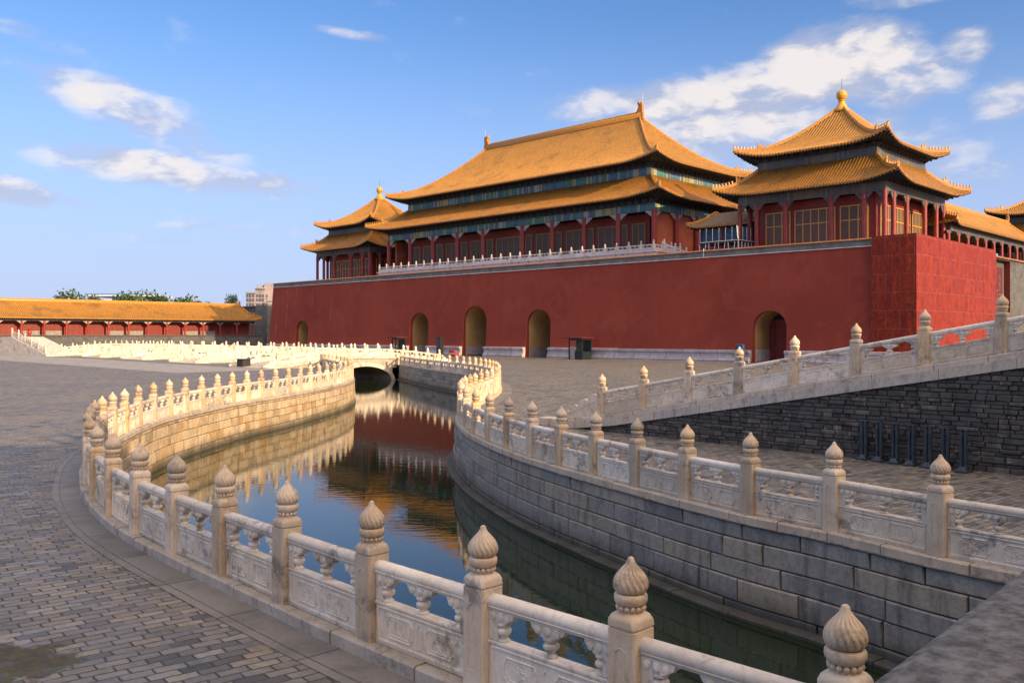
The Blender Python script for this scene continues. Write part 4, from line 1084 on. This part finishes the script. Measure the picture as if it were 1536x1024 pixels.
palace_hall('gate_hall', 'long red columned palace hall with double golden roof in the middle of the gate', 'hall', -3.9, 19.85,
    floor=15.0, beam0=21.1, beam1=22.15, cx=[4.65, 11.2, 17.75, 24.3, 30.7], cy=[2.9, 8.3, 13.85], ux=28.1, uy=11.05, wx=27.9, wy=11.0,
    low=(33.6, 16.75, 28.2, 11.15, 23.0, 26.75, .85, 1.5, .72), up=(31.1, 13.85, 18.15, .25, 28.75, 38.7, .95, .55, .50), ridge=1.15,
    ub0=26.85, ub1=28.0, paint=M['beam_bright'], brk=M['bracket'], raf=M['dark_timber'], corb=M['corbel_pale'], frame=M['dull_gold'], lat=M['lattice'], wh=4.0, wz=.9, wcol=1.35, plain_sides=True, cr=.42, cw=1.5, rib=.46)
PAV = dict(bh=.5, bo=1.0, floor=13.2, beam0=19.95, beam1=21.0, cx=[2.94, 6.93, 9.35], cy=[2.94, 6.93, 9.5], ux=7.6, uy=7.6,
    low=(11.6, 11.7, 7.7, 7.7, 21.05, 24.45, .95, 1.5, .72), up=(9.65, 9.65, .35, .35, 26.0, 32.6, 1.05, .58, .45),
    ub0=24.5, ub1=25.5, paint=M['beam_faded'], brk=M['bracket'], raf=M['dark_blue_timber'], corb=M['corbel_grey'], frame=M['gold_frame'], lat=M['lattice'], wh=4.7, wz=1.0, transom=.62, wcol=1.15, wgap=.7, cr=.30, cw=1.0, rib=.40)
def pavilion(label, t, b):
    r = palace_hall('corner_pavilion', label, 'pavilion', t, b, 'square corner pavilions on the gate', **PAV)
    mb = MB(); mb.lathe([(.95, 32.3), (.95, 32.6), (.78, 32.7), (.72, 32.9), (.46, 33.35), (.38, 33.6), (.46, 33.7), (.46, 33.78), (.36, 33.82), (.55, 33.98), (.68, 34.25), (.70, 34.5), (.62, 34.8), (.42, 35.02), (.12, 35.12), (.05, 35.14)], 24)
    part('roof_ball', mb, M['glaze_gold'], r, smooth=50)
    rod = MB(); rod.tube([(0, 0, 35.1), (0, 0, 36.6)], .025, 5); part('lightning_rod', rod, M['dark_timber'], r)
    return r
pavilion('square golden roofed pavilion above the red sheeting at the right corner of the gate', 51.04, 13.5)
pavilion('square golden roofed pavilion at the left end of the gate, partly behind the long hall', -53.3, 17.9)
pavilion('square golden roofed pavilion far off at the right edge, cut by the frame', 56.5, 96.5)

# ------------------------------------------------------------------ gate platform
ARCH = [(-3.85, 5.5, 8.0), (-17.85, 4.95, 7.15), (10.2, 4.95, 7.15), (48.3, 4.5, 6.25), (-54.7, 4.4, 6.15)]
ARCH.sort()
gp = thing('gate_platform', 'huge dark red gate platform pierced by five arched passages', 'gate', (G_O.x, G_O.y, 0), GATE_ROT)
TL, TR, ZR = -66.5, 65.3, 13.2
def bat(z): return -.055*(13.2-z)
def arch_pts(c, w, zt, n=14, z0=-.2):
    zs = zt-w/2*1.02; P = [(c-w/2, z0), (c-w/2, zs*.6)]
    for k in range(n+1):
        a = PI-PI*k/n; P.append((c+w/2*math.cos(a), zs+(zt-zs)*math.sin(a)**.92 if math.sin(a) > 0 else zs))
    return P+[(c+w/2, zs*.6), (c+w/2, z0)]
poly = [(TL, -.2)]
for a in ARCH: poly += arch_pts(*a)
poly += [(TR, -.2), (TR, ZR), (TL, ZR)]
mb = MB(); tri = geometry.tessellate_polygon([[Vector((x, z, 0)) for x, z in poly]])
mb.add([(x+(bat(z) if x == TL else 0), bat(z), z) for x, z in poly], [tuple(t) for t in tri])
mb.add([(TL+bat(-.2), bat(-.2), -.2), (TL, 0, ZR), (TL, 34, ZR), (TL+bat(-.2), 34, -.2)], [(0, 1, 2, 3)])
mb.add([(TR, bat(-.2), -.2), (TR, 0, ZR), (TR, 27, ZR), (TR, 27, -.2)], [(0, 1, 2, 3)])
mb.add([(TL, .01, ZR), (TR, .01, ZR), (TR, 34, ZR), (TL, 34, ZR)], [(0, 1, 2, 3)])
mb.add([(TL, 34, -.2), (TR, 34, -.2), (TR, 34, ZR), (TL, 34, ZR)], [(0, 1, 2, 3)])
part('wall', mb, M['red_plaster'], gp)
for (c, w, zt) in ARCH:
    P = arch_pts(c, w, zt); mb = MB(); n = len(P); door = c > 40
    ys = [None, .12, 4.0 if door else 20.0]
    vs = [(x, bat(z)+.0, z) for x, z in P]+[(x, .12, z) for x, z in P]+[(x, ys[2], z) for x, z in P]
    fs = []; ms = []
    for r in range(2):
        for k in range(n-1):
            fs.append((r*n+k, r*n+k+1, (r+1)*n+k+1, (r+1)*n+k)); ms.append((2 if r == 0 else 0))
    mb.add(vs, fs, ms)
    for s in (-1, 1): mb.box((c+s*(w/2-.04), ys[2]/2+.2, .6), (.14, ys[2]-.2, 1.7), 0, 1)
    mb.add([(x, ys[2]-.01, z) for x, z in P], [tuple(range(n))], 3)
    aw = link('archway', mb.mesh('archway', [M['ochre'], M['plinth_marble'], M['red_plaster'], M['dark_timber']], None), gp)
    if door:
        d = MB(); d.box((c, 3.7, 2.6), (w-.1, .2, 5.2))
        for x in (-.33, 0, .33): d.box((c+x*w, 3.55, 2.6), (.14, .12, 5.2))
        for z in (2.5, 3.3, 4.2): d.box((c, 3.54, z), (w-.1, .12, .14))
        link('door', d.mesh('door', [M['door_red']], None), aw)
    else:
        if abs(c+3.85) < .1:
            d = MB(); d.box((c-1.4, 19.5, 4.6), (.5, .3, .9)); link('lantern', d.mesh('lantern', [M['black_metal']]), aw)
# plinth in moulded courses between the passages
edges = [TL-.75]+[q for a in ARCH for q in (a[0]-a[1]/2-.0, a[0]+a[1]/2+.0)]+[TR]
sec = [(-1.42, -.2), (-1.42, .22), (-1.30, .28), (-1.30, .42), (-1.18, .50), (-1.12, .95), (-1.22, 1.02), (-1.32, 1.10), (-1.32, 1.38), (-1.0, 1.42), (-.6, 1.42), (-.6, -.2)]
for i in range(0, len(edges), 2):
    x0, x1 = edges[i]+.05, edges[i+1]-.05; N = len(sec); mb = MB()
    mb.add([(x, y, z) for x in (x0, x1) for y, z in sec], [tuple(range(N)), tuple(2*N-1-k for k in range(N))]+[(k, (k+1) % N, N+(k+1) % N, N+k) for k in range(N)])
    part('plinth', mb, M['plinth_marble'], gp)
def par_box(mb, x0, x1, y0, y1, z0, z1):
    mb.add([(x0, y0, z0), (x1, y0, z0), (x1, y0, z1), (x0, y0, z1), (x0, y1, z0), (x1, y1, z0), (x1, y1, z1), (x0, y1, z1)], [(0, 1, 2, 3), (4, 5, 6, 7), (3, 2, 6, 7), (0, 4, 7, 3), (1, 5, 6, 2)], 0, [[(x0, z0), (x1, z0), (x1, z1), (x0, z1)]]*3+[[(y0, z0), (y1, z0), (y1, z1), (y0, z1)]]*2)
mb = MB(); par_box(mb, TL, TR, .02, .62, ZR+.10, 13.98); part('parapet', mb, M['parapet_grey'], gp)
mb = MB(); mb.box(((TL+TR)/2, .18, ZR+.05), (TR-TL+.1, .62, .09)); part('drip_course', mb, M['white_lime'], gp)
mb = MB(); mb.extrude([(-.16, 13.98), (-.16, 14.05), (.32, 14.22), (.80, 14.05), (.80, 13.98)], TL-.05, TR, 0, .5, Matrix.Rotation(PI/2, 4, 'Z') @ Matrix.Scale(-1, 4, (0, 1, 0)) if False else Matrix(((0, 1, 0, 0), (1, 0, 0, 0), (0, 0, 1, 0), (0, 0, 0, 1)))); part('coping', mb, M['coping_tile'], gp)
for tx_ in (36.6, 38.8):
    mb = MB(); mb.tube([(tx_ if tx_ > 38 else 38.8, -.06, 13.2), (38.8, -.06, 14.35)], .07, 6)
part('rain_pipe', mb, M['white_metal'], gp)

# wing of the gate beyond the sheeting: grey brick side wall with a framed tablet
gw = thing('grey_brick_wall', 'grey brick wing wall with a framed dark red tablet, right of the red sheeting', 'wall', (G_O.x, G_O.y, 0), GATE_ROT)
mb = MB(); par_box(mb, 40, 64.4, 26.5, 110, -.2, 13.6); part('wall', mb, M['grey_brick'], gw)
mb = MB(); mb.box((64.1, 68, 13.72), (1.2, 83, .22)); part('coping', mb, M['coping_tile'], gw)
tb = MB(); tb.box((64.5, 31.3, 8.2), (.25, 4.6, 9.4)); tbo = part('stone_frame', tb, M['parapet_grey'], gw)
tb = MB(); tb.box((64.66, 31.2, 8.2), (.12, 2.9, 8.2)); tab = link('tablet', tb.mesh('tablet', [M['maroon_roof']]), gw)
tb = MB(); rr = random.Random(5)
for q in range(12):
    z = 11.2-q*.5
    for s in range(5): 
        tb.box((64.73, 31.4+rr.uniform(-.22, .22), z+rr.uniform(-.18, .18)), (.02, rr.choice((.06, .38)), rr.choice((.05, .06))))
    if q > 3:
        for s in range(3): tb.box((64.73, 30.4+rr.uniform(-.14, .14), z+rr.uniform(-.15, .15)), (.02, rr.choice((.05, .25)), .05))
link('inscription', tb.mesh('inscription', [M['dull_gold']]), tab)

# red protective sheeting over scaffolding on the corner
sh = thing('red_sheeting', 'glossy wrinkled red protective sheeting wrapped round the right corner of the gate', 'sheeting', (G_O.x, G_O.y, 0), GATE_ROT)
def sheet(name, P0, du, nu, nv, z0, z1, nrm):
    mb = MB(); vs = []; L = du.length
    for i in range(nu+1):
        for j in range(nv+1):
            u = i/nu; vv = j/nv; p = P0+du*u; z = z0+(z1-z0)*vv
            d = (mnoise.noise(Vector((u*L*.6, z*.35, 3.1)))*.08+mnoise.noise(Vector((u*L*2.0, z*.6, 8)))*.035)
            d += .035*(abs(math.sin(PI*u*L/1.55))**6)
            vs.append((p.x+nrm.x*d, p.y+nrm.y*d, z))
    R1 = nv+1
    mb.add(vs, [(i*R1+j, (i+1)*R1+j, (i+1)*R1+j+1, i*R1+j+1) for i in range(nu) for j in range(nv)], 0,
        [[(L*a/nu, z0+(z1-z0)*c/nv) for a, c in ((i, j), (i+1, j), (i+1, j+1), (i, j+1))] for i in range(nu) for j in range(nv)])
    part(name, mb, M['red_sheeting'], sh, smooth=80)
sheet('front_sheet', Vector((60.9, -.95, 0)), Vector((4.85, 0, 0)), 40, 90, -.1, 14.2, Vector((0, -1, 0)))
sheet('side_sheet', Vector((65.75, -.95, 0)), Vector((0, 27.2, 0)), 150, 90, -.1, 14.2, Vector((1, 0, 0)))
mb = MB(); mb.add([(60.9, -.95, 14.2), (65.75, -.95, 14.2), (65.75, 26.2, 14.2), (65.0, 26.2, 14.22), (65.0, .7, 14.22), (60.9, .7, 14.22)], [(0, 1, 4, 5), (1, 2, 3, 4)]); part('top_sheet', mb, M['red_sheeting'], sh)

# terrace and white balustrade of the hall
tr = thing('hall_terrace', 'white marble terrace under the long hall', 'terrace', (G_O.x, G_O.y, 0), GATE_ROT)
mb = MB(); mb.box((-1.9, 18.8, 14.1), (62.6, 33.0, 1.8)); mb.box((-1.9, 18.8, 14.9), (62.9, 33.3, .2)); part('terrace_body', mb, M['marble_white'], tr)
P = [G(-33.0, 8.8), G(-33.0, 2.5)]; n = 29
hp = [G(-33.0, 9.0), G(-33.0, 6.8), G(-33.0, 4.6)]+[G(-33.0+62.2*i/n, 2.5) for i in range(n+1)]+[G(29.2, 4.6), G(29.2, 6.8), G(29.2, 9.0)]
sv = M['marble']; M['marble'] = M['marble_white']; keep = dict(ME); ME.clear()
balustrade('fine white balustrade along the edge of the hall terrace on the gate', hp, False, None, False, None, [15.0]*len(hp), (True, True), 40)
pr = [G(30.2, 3.6), G(32.0, 3.6), G(33.8, 3.6)]
balustrade('short sloping white balustrade of the terrace steps right of the hall', pr, False, None, False, None, [15.1, 14.4, 13.7], (True, True), 41)
ME.clear(); ME.update(keep); M['marble'] = sv

# low annexes between hall and pavilions
def annex(label, t, b, hx, hy, fz, ez, rz_, tl):
    o = G(t, b); root = thing('annex_building', label, 'annex', (o.x, o.y, 0), GATE_ROT, 'low annexes between hall and pavilions')
    rf, fn = build_roof(root, 'roof', hx, hy, hx-2.2, .2, ez, rz_, .35, .9, .7, tl, .42, 6, figures=0)
    mb = MB(); mb.box((0, 0, (fz+ez)/2), (2*hx-2.2, 2*hy-2.2, ez-fz)); part('wall', mb, M['blue_timber'], root)
    mb = MB(); mb.box((-hx+3.0, -hy+1.05, fz+1.5), (1.6, .12, 3.0)); part('door', mb, M['door_red'], root)
    build_eaves(root, fn, hx, hy, hx-1.1, hy-1.1, ez-.1, (0, 0, 0), [M['soffit'], M['dark_timber']], .6)
    cm = column_mesh(.22, ez-fz)
    for x in (-hx+1.2, -hx+4.6): link('column', cm, root, (x, -hy+1.0, fz))
annex('low grey roofed annex between the long hall and the right pavilion', 36.2, 12.2, 5.2, 3.6, 13.2, 18.4, 20.5, M['tiles_grey'])
annex('low golden roofed annex half hidden between the left pavilion and the long hall', -39.6, 20.0, 4.2, 3.4, 13.2, 17.4, 19.6, M['tiles_mossy'])

# glass railed viewing stand on the platform
gs = thing('viewing_stand', 'white metal stand with glass panels beside the right pavilion', 'stand', (G_O.x, G_O.y, 0), GATE_ROT)
mb = MB(); x0, x1, y0, y1 = 37.2, 42.9, 1.6, 5.6
mb.box(((x0+x1)/2, (y0+y1)/2, 15.25), (x1-x0, y1-y0, .22)); part('deck', mb, M['black_metal'], gs)
mb = MB()
for i in range(9):
    x = x0+(x1-x0)*i/8; mb.tube([(x, y0, 13.9), (x+(.18 if i % 2 else -.1), y0, 15.2)], .05, 5)
for i in range(6): 
    y = y0+(y1-y0)*i/5; mb.tube([(x1, y, 13.9), (x1, y, 15.2)], .05, 5)
mb.beam([(x0, y0-.02, 15.34), (x1, y0-.02, 15.34)], .08, .08); mb.beam([(x1, y0, 15.34), (x1, y1, 15.34)], .08, .08); part('frame', mb, M['white_metal'], gs)
for i in range(6):
    x = x0+(x1-x0)*i/6+.5; g_ = MB(); g_.box((x, y0, 16.2), (.88, .03, 1.6)); part('glass_panel', g_, M['glass_pane'], gs)
    q = MB(); q.box((x-.48, y0, 16.2), (.06, .06, 1.75)); part('glass_post', q, M['white_metal'], gs)
for i in range(4):
    y = y0+(y1-y0)*i/4+.5; g_ = MB(); g_.box((x1, y, 16.2), (.03, .9, 1.6)); part('glass_panel', g_, M['glass_pane'], gs)
    q = MB(); q.box((x1, y-.48, 16.2), (.06, .06, 1.75)); part('glass_post', q, M['white_metal'], gs)
q = MB(); q.tube([(x1, y0, 15.3), (x1-.12, y0-.05, 15.9), (x1-.2, y0-.1, 17.2)], .07, 6); part('hoarding_post', q, M['white_metal'], gs)

# wing gallery running away along the side wall
def gallery(name, label, cat, org, rz, L, bay, hw, col_in, floor, beam0, eave, ridge, over, wall_in, tl, paint, corb, back=True, open_=False, group=None, terr=None, ridge_h=.7):
    """long columned gallery; local x along it, front at -y"""
    root = thing(name, label, cat, org, rz, group); hx = L/2
    rf, fn = build_roof(root, 'roof', hx+over*.6, hw, hx-1.4, .2, eave, ridge, .4, 1.2, .62, tl, .45, 8, figures=5, ridge=ridge_h)
    build_eaves(root, fn, hx+over*.6, hw, hx-.3, hw-over, eave+.10, (0, 0, 0), [M['soffit'], M['dark_timber']], .6)
    beam_ring(root, hx-.4, hw-over, beam0, beam0+.75, .3, paint, (0, 0, 0))
    cm = column_mesh(.24, beam0-floor+.05); cb = corbel_mesh(.95, .6, corb); n = int(round((L-1.0)/bay)); x0 = -n*bay/2
    for i in range(n+1):
        x = x0+bay*i
        link('column', cm, root, (x, -(hw-over), floor))
        for q in (0, PI): link('corbel', cb, root, (x, -(hw-over), beam0), (0, 0, q))
        if open_: link('column', cm, root, (x, hw-over, floor))
    if not open_:
        mb = MB(); mb.box((0, (wall_in)/2, (floor+beam0)/2+.3), (L-.9, 2*(hw-over)-wall_in, beam0-floor+.6)); part('wall', mb, M['gallery_wall_red'], root)
        for i in range(n):
            x = x0+bay*(i+.5); kind = ('door' if i % 4 in (1, 2) else 'window')
            d = MB(); yy = -(hw-over)+wall_in-.05
            if kind == 'door':
                d.box((x, yy, floor+1.3), (bay*.78, .12, 2.6)); d.box((x, yy-.03, floor+2.55), (bay*.78, .16, .12))
                for q in (-.26, 0, .26): d.box((x+q*bay, yy-.05, floor+1.3), (.10, .12, 2.6))
                part('door', d, M['door_red'], root)
            else:
                d.box((x, yy, floor+2.0), (bay*.8, .12, 1.7))
                for q in (-.38, -.13, .13, .38): d.box((x+q*bay, yy-.04, floor+2.0), (.10, .14, 1.75))
                wn = part('window', d, M['door_red'], root); s = MB(); s.box((x, yy-.04, floor+.5), (bay*.84, .16, 1.0)); link('sill_wall', s.mesh('sill_wall', [M['grey_sill']]), wn)
    if terr:
        mb = MB(); par_box(mb, -hx-1, hx+1, -hw-1.2, hw+1, terr, floor); part('terrace', mb, M['grey_brick'], root)
        mb = MB(); mb.box((0, -hw-1.15, floor-.06), (L+2.2, .5, .2)); part('terrace_edge', mb, M['parapet_grey'], root)
    return root
M['gallery_wall_red'] = simple('gallery_wall_red', (.34, .045, .032), .8, nscale=.8, namt=.2)  # red of the gallery wall, mottled at random
M['grey_sill'] = simple('grey_sill', (.30, .28, .25), .85, nscale=3)
c = G(57.0, 44.0); gallery('wing_gallery', 'open columned gallery with golden roof running away behind the red sheeting', 'gallery', (c.x, c.y, 0), GATE_ROT+PI/2, 41.0, 3.75, 5.0, 0, 13.6, 16.9, 17.75, 21.3, 1.1, 2.4, M['tiles'], M['beam_faded'], M['corbel_grey'], True, True)
c = G(-104.55-5.3, -26.0); gallery('side_gallery', 'long low red gallery with golden roof on a grey terrace at the left', 'gallery', (c.x, c.y, 0), GATE_ROT+PI/2, 86.5, 4.5, 6.5, 0, 3.2, 6.3, 6.95, 10.6, 1.2, 2.0, M['tiles'], M['beam_faded'], M['corbel_pale'], True, False, None, GZ-.1, .6)

# grey perimeter wall between gallery and gate
pw = thing('grey_brick_wall', 'tall weathered grey perimeter wall between the left gallery and the red gate', 'wall', (G_O.x, G_O.y, 0), GATE_ROT)
mb = MB(); par_box(mb, -150, -66.4, 26, 34, -.2, 11.0); part('wall', mb, M['grey_brick'], pw)
mb = MB(); par_box(mb, -113.5, -107.5, 22.5, 26.0, -.2, 10.9); part('buttress', mb, M['parapet_grey'], pw)
mb = MB(); mb.box((-108.0, 26.1, 11.1), (84, .9, .25)); part('coping', mb, M['coping_tile'], pw)

# sunlit stair ramp with parapet at the left edge
sr = [(-84.2, 150.5, 3.0), (-82.4, 149.2, 2.7), (-80.6, 147.9, 2.1), (-78.8, 146.6, 1.5), (-77.0, 145.3, .9), (-75.2, 144.0, .3)]
balustrade('white balustrade of the stairs at the left edge before the gallery', sr, False, None, False, None, [p[2] for p in sr], (True, True), 60)
st_ = thing('stone_stairs', 'pale stone stair ramp at the left edge leading up to the gallery terrace', 'stairs', (-75, 144, GZ), math.atan2(-1.3, 1.8)); mb = MB()
mb.extrude([(-16, 0), (.6, 0), (.6, .2), (-11, 3.1), (-16, 3.1)], -.4, 5.0); part('stair_body', mb, M['marble_kerb'], st_)

# ------------------------------------------------------------------ small things by the gate
def kiosk(label, t, b, w=2.6, d=2.2, h=3.1):
    o = G(t, b, GZ); r = thing('kiosk', label, 'kiosk', o, GATE_ROT, 'guard kiosks by the gate wall')
    mb = MB(); mb.box((0, 0, .55), (w, d, 1.1)); 
    for sx in (-1, 1):
        for sy in (-1, 1): mb.box((sx*(w/2-.06), sy*(d/2-.06), h/2), (.14, .14, h))
    mb.box((0, 0, h-.1), (w+.02, d+.02, .24)); mb.box((w*.08, -d/2+.04, h/2), (.12, .12, h)); mb.box((0, d/2-.05, h/2), (w-.2, .06, h-.3)); part('body', mb, M['teal_panel'], r)
    for x, ww in ((-w*.24, w*.42), (w*.28, w*.32)):
        g_ = MB(); g_.box((x, -d/2+.05, 1.95), (ww, .03, 1.6)); part('window', g_, M['glass_pane'], r)
    g_ = MB(); g_.box((-w*.22, -d/2-.02, .95), (w*.30, .05, 1.8)); part('door', g_, M['grey_sill'], r)
    mb = MB(); mb.box((-.15, -.15, h+.1), (w+.9, d+.8, .14)); mb.box((0, 0, h+.22), (w+.2, d+.2, .14), 0, 0, .5, .8); part('roof', mb, M['maroon_roof'], r)
    return r
kiosk('dark teal kiosk with maroon roof standing alone before the marble plinth', 20.7, -3.2, 2.5, 2.0, 2.9)
kiosk('dark teal kiosk with maroon roof behind the bridge, left of the second arch', -18.8, -4.2, 1.7, 1.6, 2.9)
def board(name, label, cat, t, b, w, d, h, m, m2):
    o = G(t, b, GZ); r = thing(name, label, cat, o, GATE_ROT); mb = MB(); mb.cbox((0, 0, h/2), (w, d, h), 0, .05); part('cabinet', mb, m, r)
    mb = MB(); mb.box((-w*.1, -d/2-.02, h*.58), (w*.6, .05, h*.6)); part('panel', mb, m2, r); mb = MB(); mb.box((0, 0, .05), (w+.2, d+.2, .14)); part('foot', mb, M['black_metal'], r)
    return r
board('information_stand', 'tall dark information stand by the plinth between the second and middle arch', 'information stand', -8.9, -3.5, .95, .8, 3.1, M['black_metal'], M['steel_dark'])
board('notice_board', 'blue notice board left of the right archway', 'notice board', 45.3, -2.2, 1.0, .5, 2.3, M['blue_panel'], M['steel_dark'])
o = G(-5.0, -4.2, GZ); wr = thing('water_barrier', 'low red and white barrier on the pavement near the middle arch', 'barrier', o, GATE_ROT)
mb = MB(); mb.extrude([(-.9, 0), (.9, 0), (.75, .3), (.6, .95), (-.6, .95), (-.75, .3)], -.25, .25); part('body', mb, M['red_paint'], wr); mb = MB(); mb.box((0, -.26, .45), (1.1, .04, .2)); part('stripe', mb, M['white_lime'], wr)
o = G(-104.55+1.0, -36.0, 3.2); bk = thing('fire_bucket', 'small red pot standing on the terrace of the left gallery', 'pot', o, 0)
mb = MB(); mb.lathe([(.28, 0), (.42, .3), (.46, .7), (.36, .95), (.44, 1.05), (.40, 1.05), (.3, .9)], 16); part('pot', mb, M['red_paint'], bk, smooth=50)
mb = MB(); mb.tube([(-.42, 0, .95), (-.3, 0, 1.3), (.3, 0, 1.3), (.42, 0, .95)], .03, 6); part('handle', mb, M['black_metal'], bk)
o = BRP(5.3, .9, GZ); db = thing('utility_box', 'black utility box in the gap beside the scrolls of the nearest bridge', 'box', o, math.atan2(V_.y, V_.x))
mb = MB(); mb.cbox((0, 0, .42), (1.0, 1.2, .84), 0, .05); part('cabinet', mb, M['black_metal'], db); mb = MB(); mb.box((0, 0, .87), (1.1, 1.3, .06)); part('lid', mb, M['black_metal'], db)

# ------------------------------------------------------------------ far city and trees beyond the wall
def leafy_tree(label, x, y, z0, h, r, m, name='tree', shape=1.0, n=420, seed=1):
    rr = random.Random(seed); t = thing(name, label, 'tree', (x, y, z0)); mb = MB()
    mb.tube([(0, 0, 0), (.1, .05, h*.35), (0, .1, h*.8)], [r*.09, r*.06, r*.02], 7)
    for k in range(5):
        a = rr.uniform(0, 6.28); mb.tube([(0, 0, h*(.3+.08*k)), (math.cos(a)*r*.5, math.sin(a)*r*.5, h*(.45+.09*k))], [r*.04, r*.015], 5)
    part('trunk', mb, M['bark'], t); mb = MB(); cl = []
    for k in range(9): 
        a = rr.uniform(0, 6.28); q = rr.uniform(.1, .75)*r; cl.append((math.cos(a)*q, math.sin(a)*q, h*rr.uniform(.42, .9), r*rr.uniform(.35, .55)))
    for i in range(n):
        cx, cy, cz, cr = cl[i % len(cl)]; d = Vector((rr.gauss(0, 1), rr.gauss(0, 1), rr.gauss(0, .8))).normalized()*cr*rr.uniform(.5, 1.08); d.z *= shape
        p = Vector((cx, cy, cz))+d; s = r*rr.uniform(.035, .065); u = Vector((rr.gauss(0, 1), rr.gauss(0, 1), rr.gauss(0, 1))).normalized(); v = u.cross(Vector((rr.gauss(0, 1), rr.gauss(0, 1), 1))).normalized()
        mb.add([p-u*s-v*s*.5, p+u*s-v*s*.5, p+u*s*.3+v*s, p-u*s*.8+v*s*.7], [(0, 1, 2, 3)])
    part('crown', mb, m, t, fix=False); return t
def at_px(px, Y): return (px-768)/1340*Y
TREES = [(112, 290, 15.4, 8.5, 'leaf', 'leafy tree peeking over the gallery ridge at its left', 1), (135, 292, 15.6, 6.5, 'leaf', 'small round tree top over the gallery ridge, left of the blue roofed hall', 1),
    (212, 285, 16.0, 8, 'leaf', 'leafy tree over the gallery ridge before the blue roofed hall', 1), (232, 288, 15.2, 6, 'leaf_dark', 'low tree top right of the blue roofed hall', 1), (285, 283, 14.9, 8.5, 'leaf', 'broad tree top over the gallery ridge below the small pink roof', 1),
    (262, 280, 14.4, 5.5, 'leaf', 'low bushy tree top between two broader ones above the gallery', 1), (347.5, 262, 15.3, 3.0, 'leaf_dark', 'slim dark poplar standing over the right end of the gallery roof', 1.5), (389, 300, 13.9, 4.0, 'leaf_dark', 'dark round tree before the pink tower block', 1.1), (401, 290, 13.0, 3.2, 'leaf', 'light green bush beside the gate wall, before the tower block', 1)]
for i, (px, Y, ztop, r, m, lab, shp) in enumerate(TREES): leafy_tree(lab, at_px(px, Y), Y, 0, ztop, r, M[m], 'tree', shp, 2600, i+2)
def tower():
    Y = 470; x0, x1 = at_px(374, Y), at_px(404, Y); r = thing('tower_block', 'pinkish city tower block with blue grey windows and a mast, beyond the wall', 'tower block', ((x0+x1)/2, Y, 0))
    w = x1-x0; mb = MB(); mb.box((-w*.25, 0, 12.5), (w*.45, 12, 25)); mb.box((w*.18, 1, 13.6), (w*.5, 12, 27.2)); mb.box((w*.55, 2, 14.6), (w*.4, 12, 31)); part('wall', mb, M['concrete_pink'], r)
    mb = MB(); mb.box((-w*.25, -.3, 25.3), (w*.50, 13, .8)); mb.box((w*.18, .5, 27.5), (w*.54, 13, .7)); mb.box((w*.1, 0, 28.5), (w*.3, 8, 1.6)); mb.box((w*.5, 1.2, 21.2), (w*.5, 12, .6)); part('roof', mb, M['concrete_grey'], r)
    wm = MB(); wm.box((0, -.05, 0), (1.05, .2, 1.5)); wme = wm.mesh('window', [M['pane_far']])
    for z in (11, 13.6, 16.2, 18.8, 21.4, 23.6):
        for i in range(7):
            xx = -w*.44+w*.15*i; yy = -6.05 if xx < -w*.04 else (-5.05 if xx < w*.42 else -4.05); link('window', wme, r, (xx, yy, z))
    mb = MB(); mb.tube([(w*.62, 0, 30), (w*.62, 0, 40)], .12, 5); mb.tube([(w*.62-1, 0, 35.5), (w*.62+1, 0, 35.5)], .09, 5); part('mast', mb, M['concrete_grey'], r)
tower()
Y = 520; r = thing('city_hall', 'distant long building with blue and white roof edge behind the trees', 'building', (at_px(196, Y), Y, 0)); wb = at_px(249, Y)-at_px(143, Y)
mb = MB(); mb.box((0, 0, 10), (wb*.9, 20, 20)); part('wall', mb, M['concrete_grey'], r)
mb = MB(); mb.box((-wb*.1, -1, 26.2), (wb*.8, 24, 1.0)); mb.box((wb*.05, -1.2, 24.6), (wb*.35, 24, 1.6)); part('roof', mb, M['blue_roof'], r)
mb = MB(); mb.box((wb*.02, -1.5, 25.5), (wb*.96, 24, .8)); mb.box((-wb*.02, -1.5, 22.4), (wb*.7, 22, 2.0)); part('roof_edge', mb, M['lead_white'], r)
Y = 400; r = thing('city_house', 'small pink roofed building just over the gallery ridge', 'building', (at_px(288, Y), Y, 0)); mb = MB(); mb.box((0, 0, 9), (6, 6, 18)); part('wall', mb, M['concrete_grey'], r); mb = MB(); mb.box((0, 0, 18.4), (7, 7, 1.0), 0, 0, .5, .6); part('roof', mb, M['concrete_pink'], r)

# ------------------------------------------------------------------ hall behind the viewer's right shoulder that keeps the near water in shade
hd = Vector((.98, .2, 0)); hc = Vector((34.0, -13.0, 0))
sh_ = thing('timber_hall', 'tall hall outside the picture on the right, casting the evening shade over the near water', 'hall', (hc.x, hc.y, GZ), math.atan2(hd.y, hd.x))
build_roof(sh_, 'roof', 32, 11, 27, .3, 13.2, 21.0, .8, .7, .55, M['tiles'], .9, 6, figures=0, ridge=1.0)
mb = MB(); mb.box((0, 0, 7.5), (58, 17, 12)); part('wall', mb, M['door_red'], sh_); mb = MB(); mb.box((0, 0, .8), (62, 21, 1.6)); part('terrace', mb, M['marble_kerb'], sh_)
cm = column_mesh(.4, 11.8)
for i in range(10):
    for s in (-1, 1): link('column', cm, sh_, (-28+56*i/9, s*9.6, 1.6))
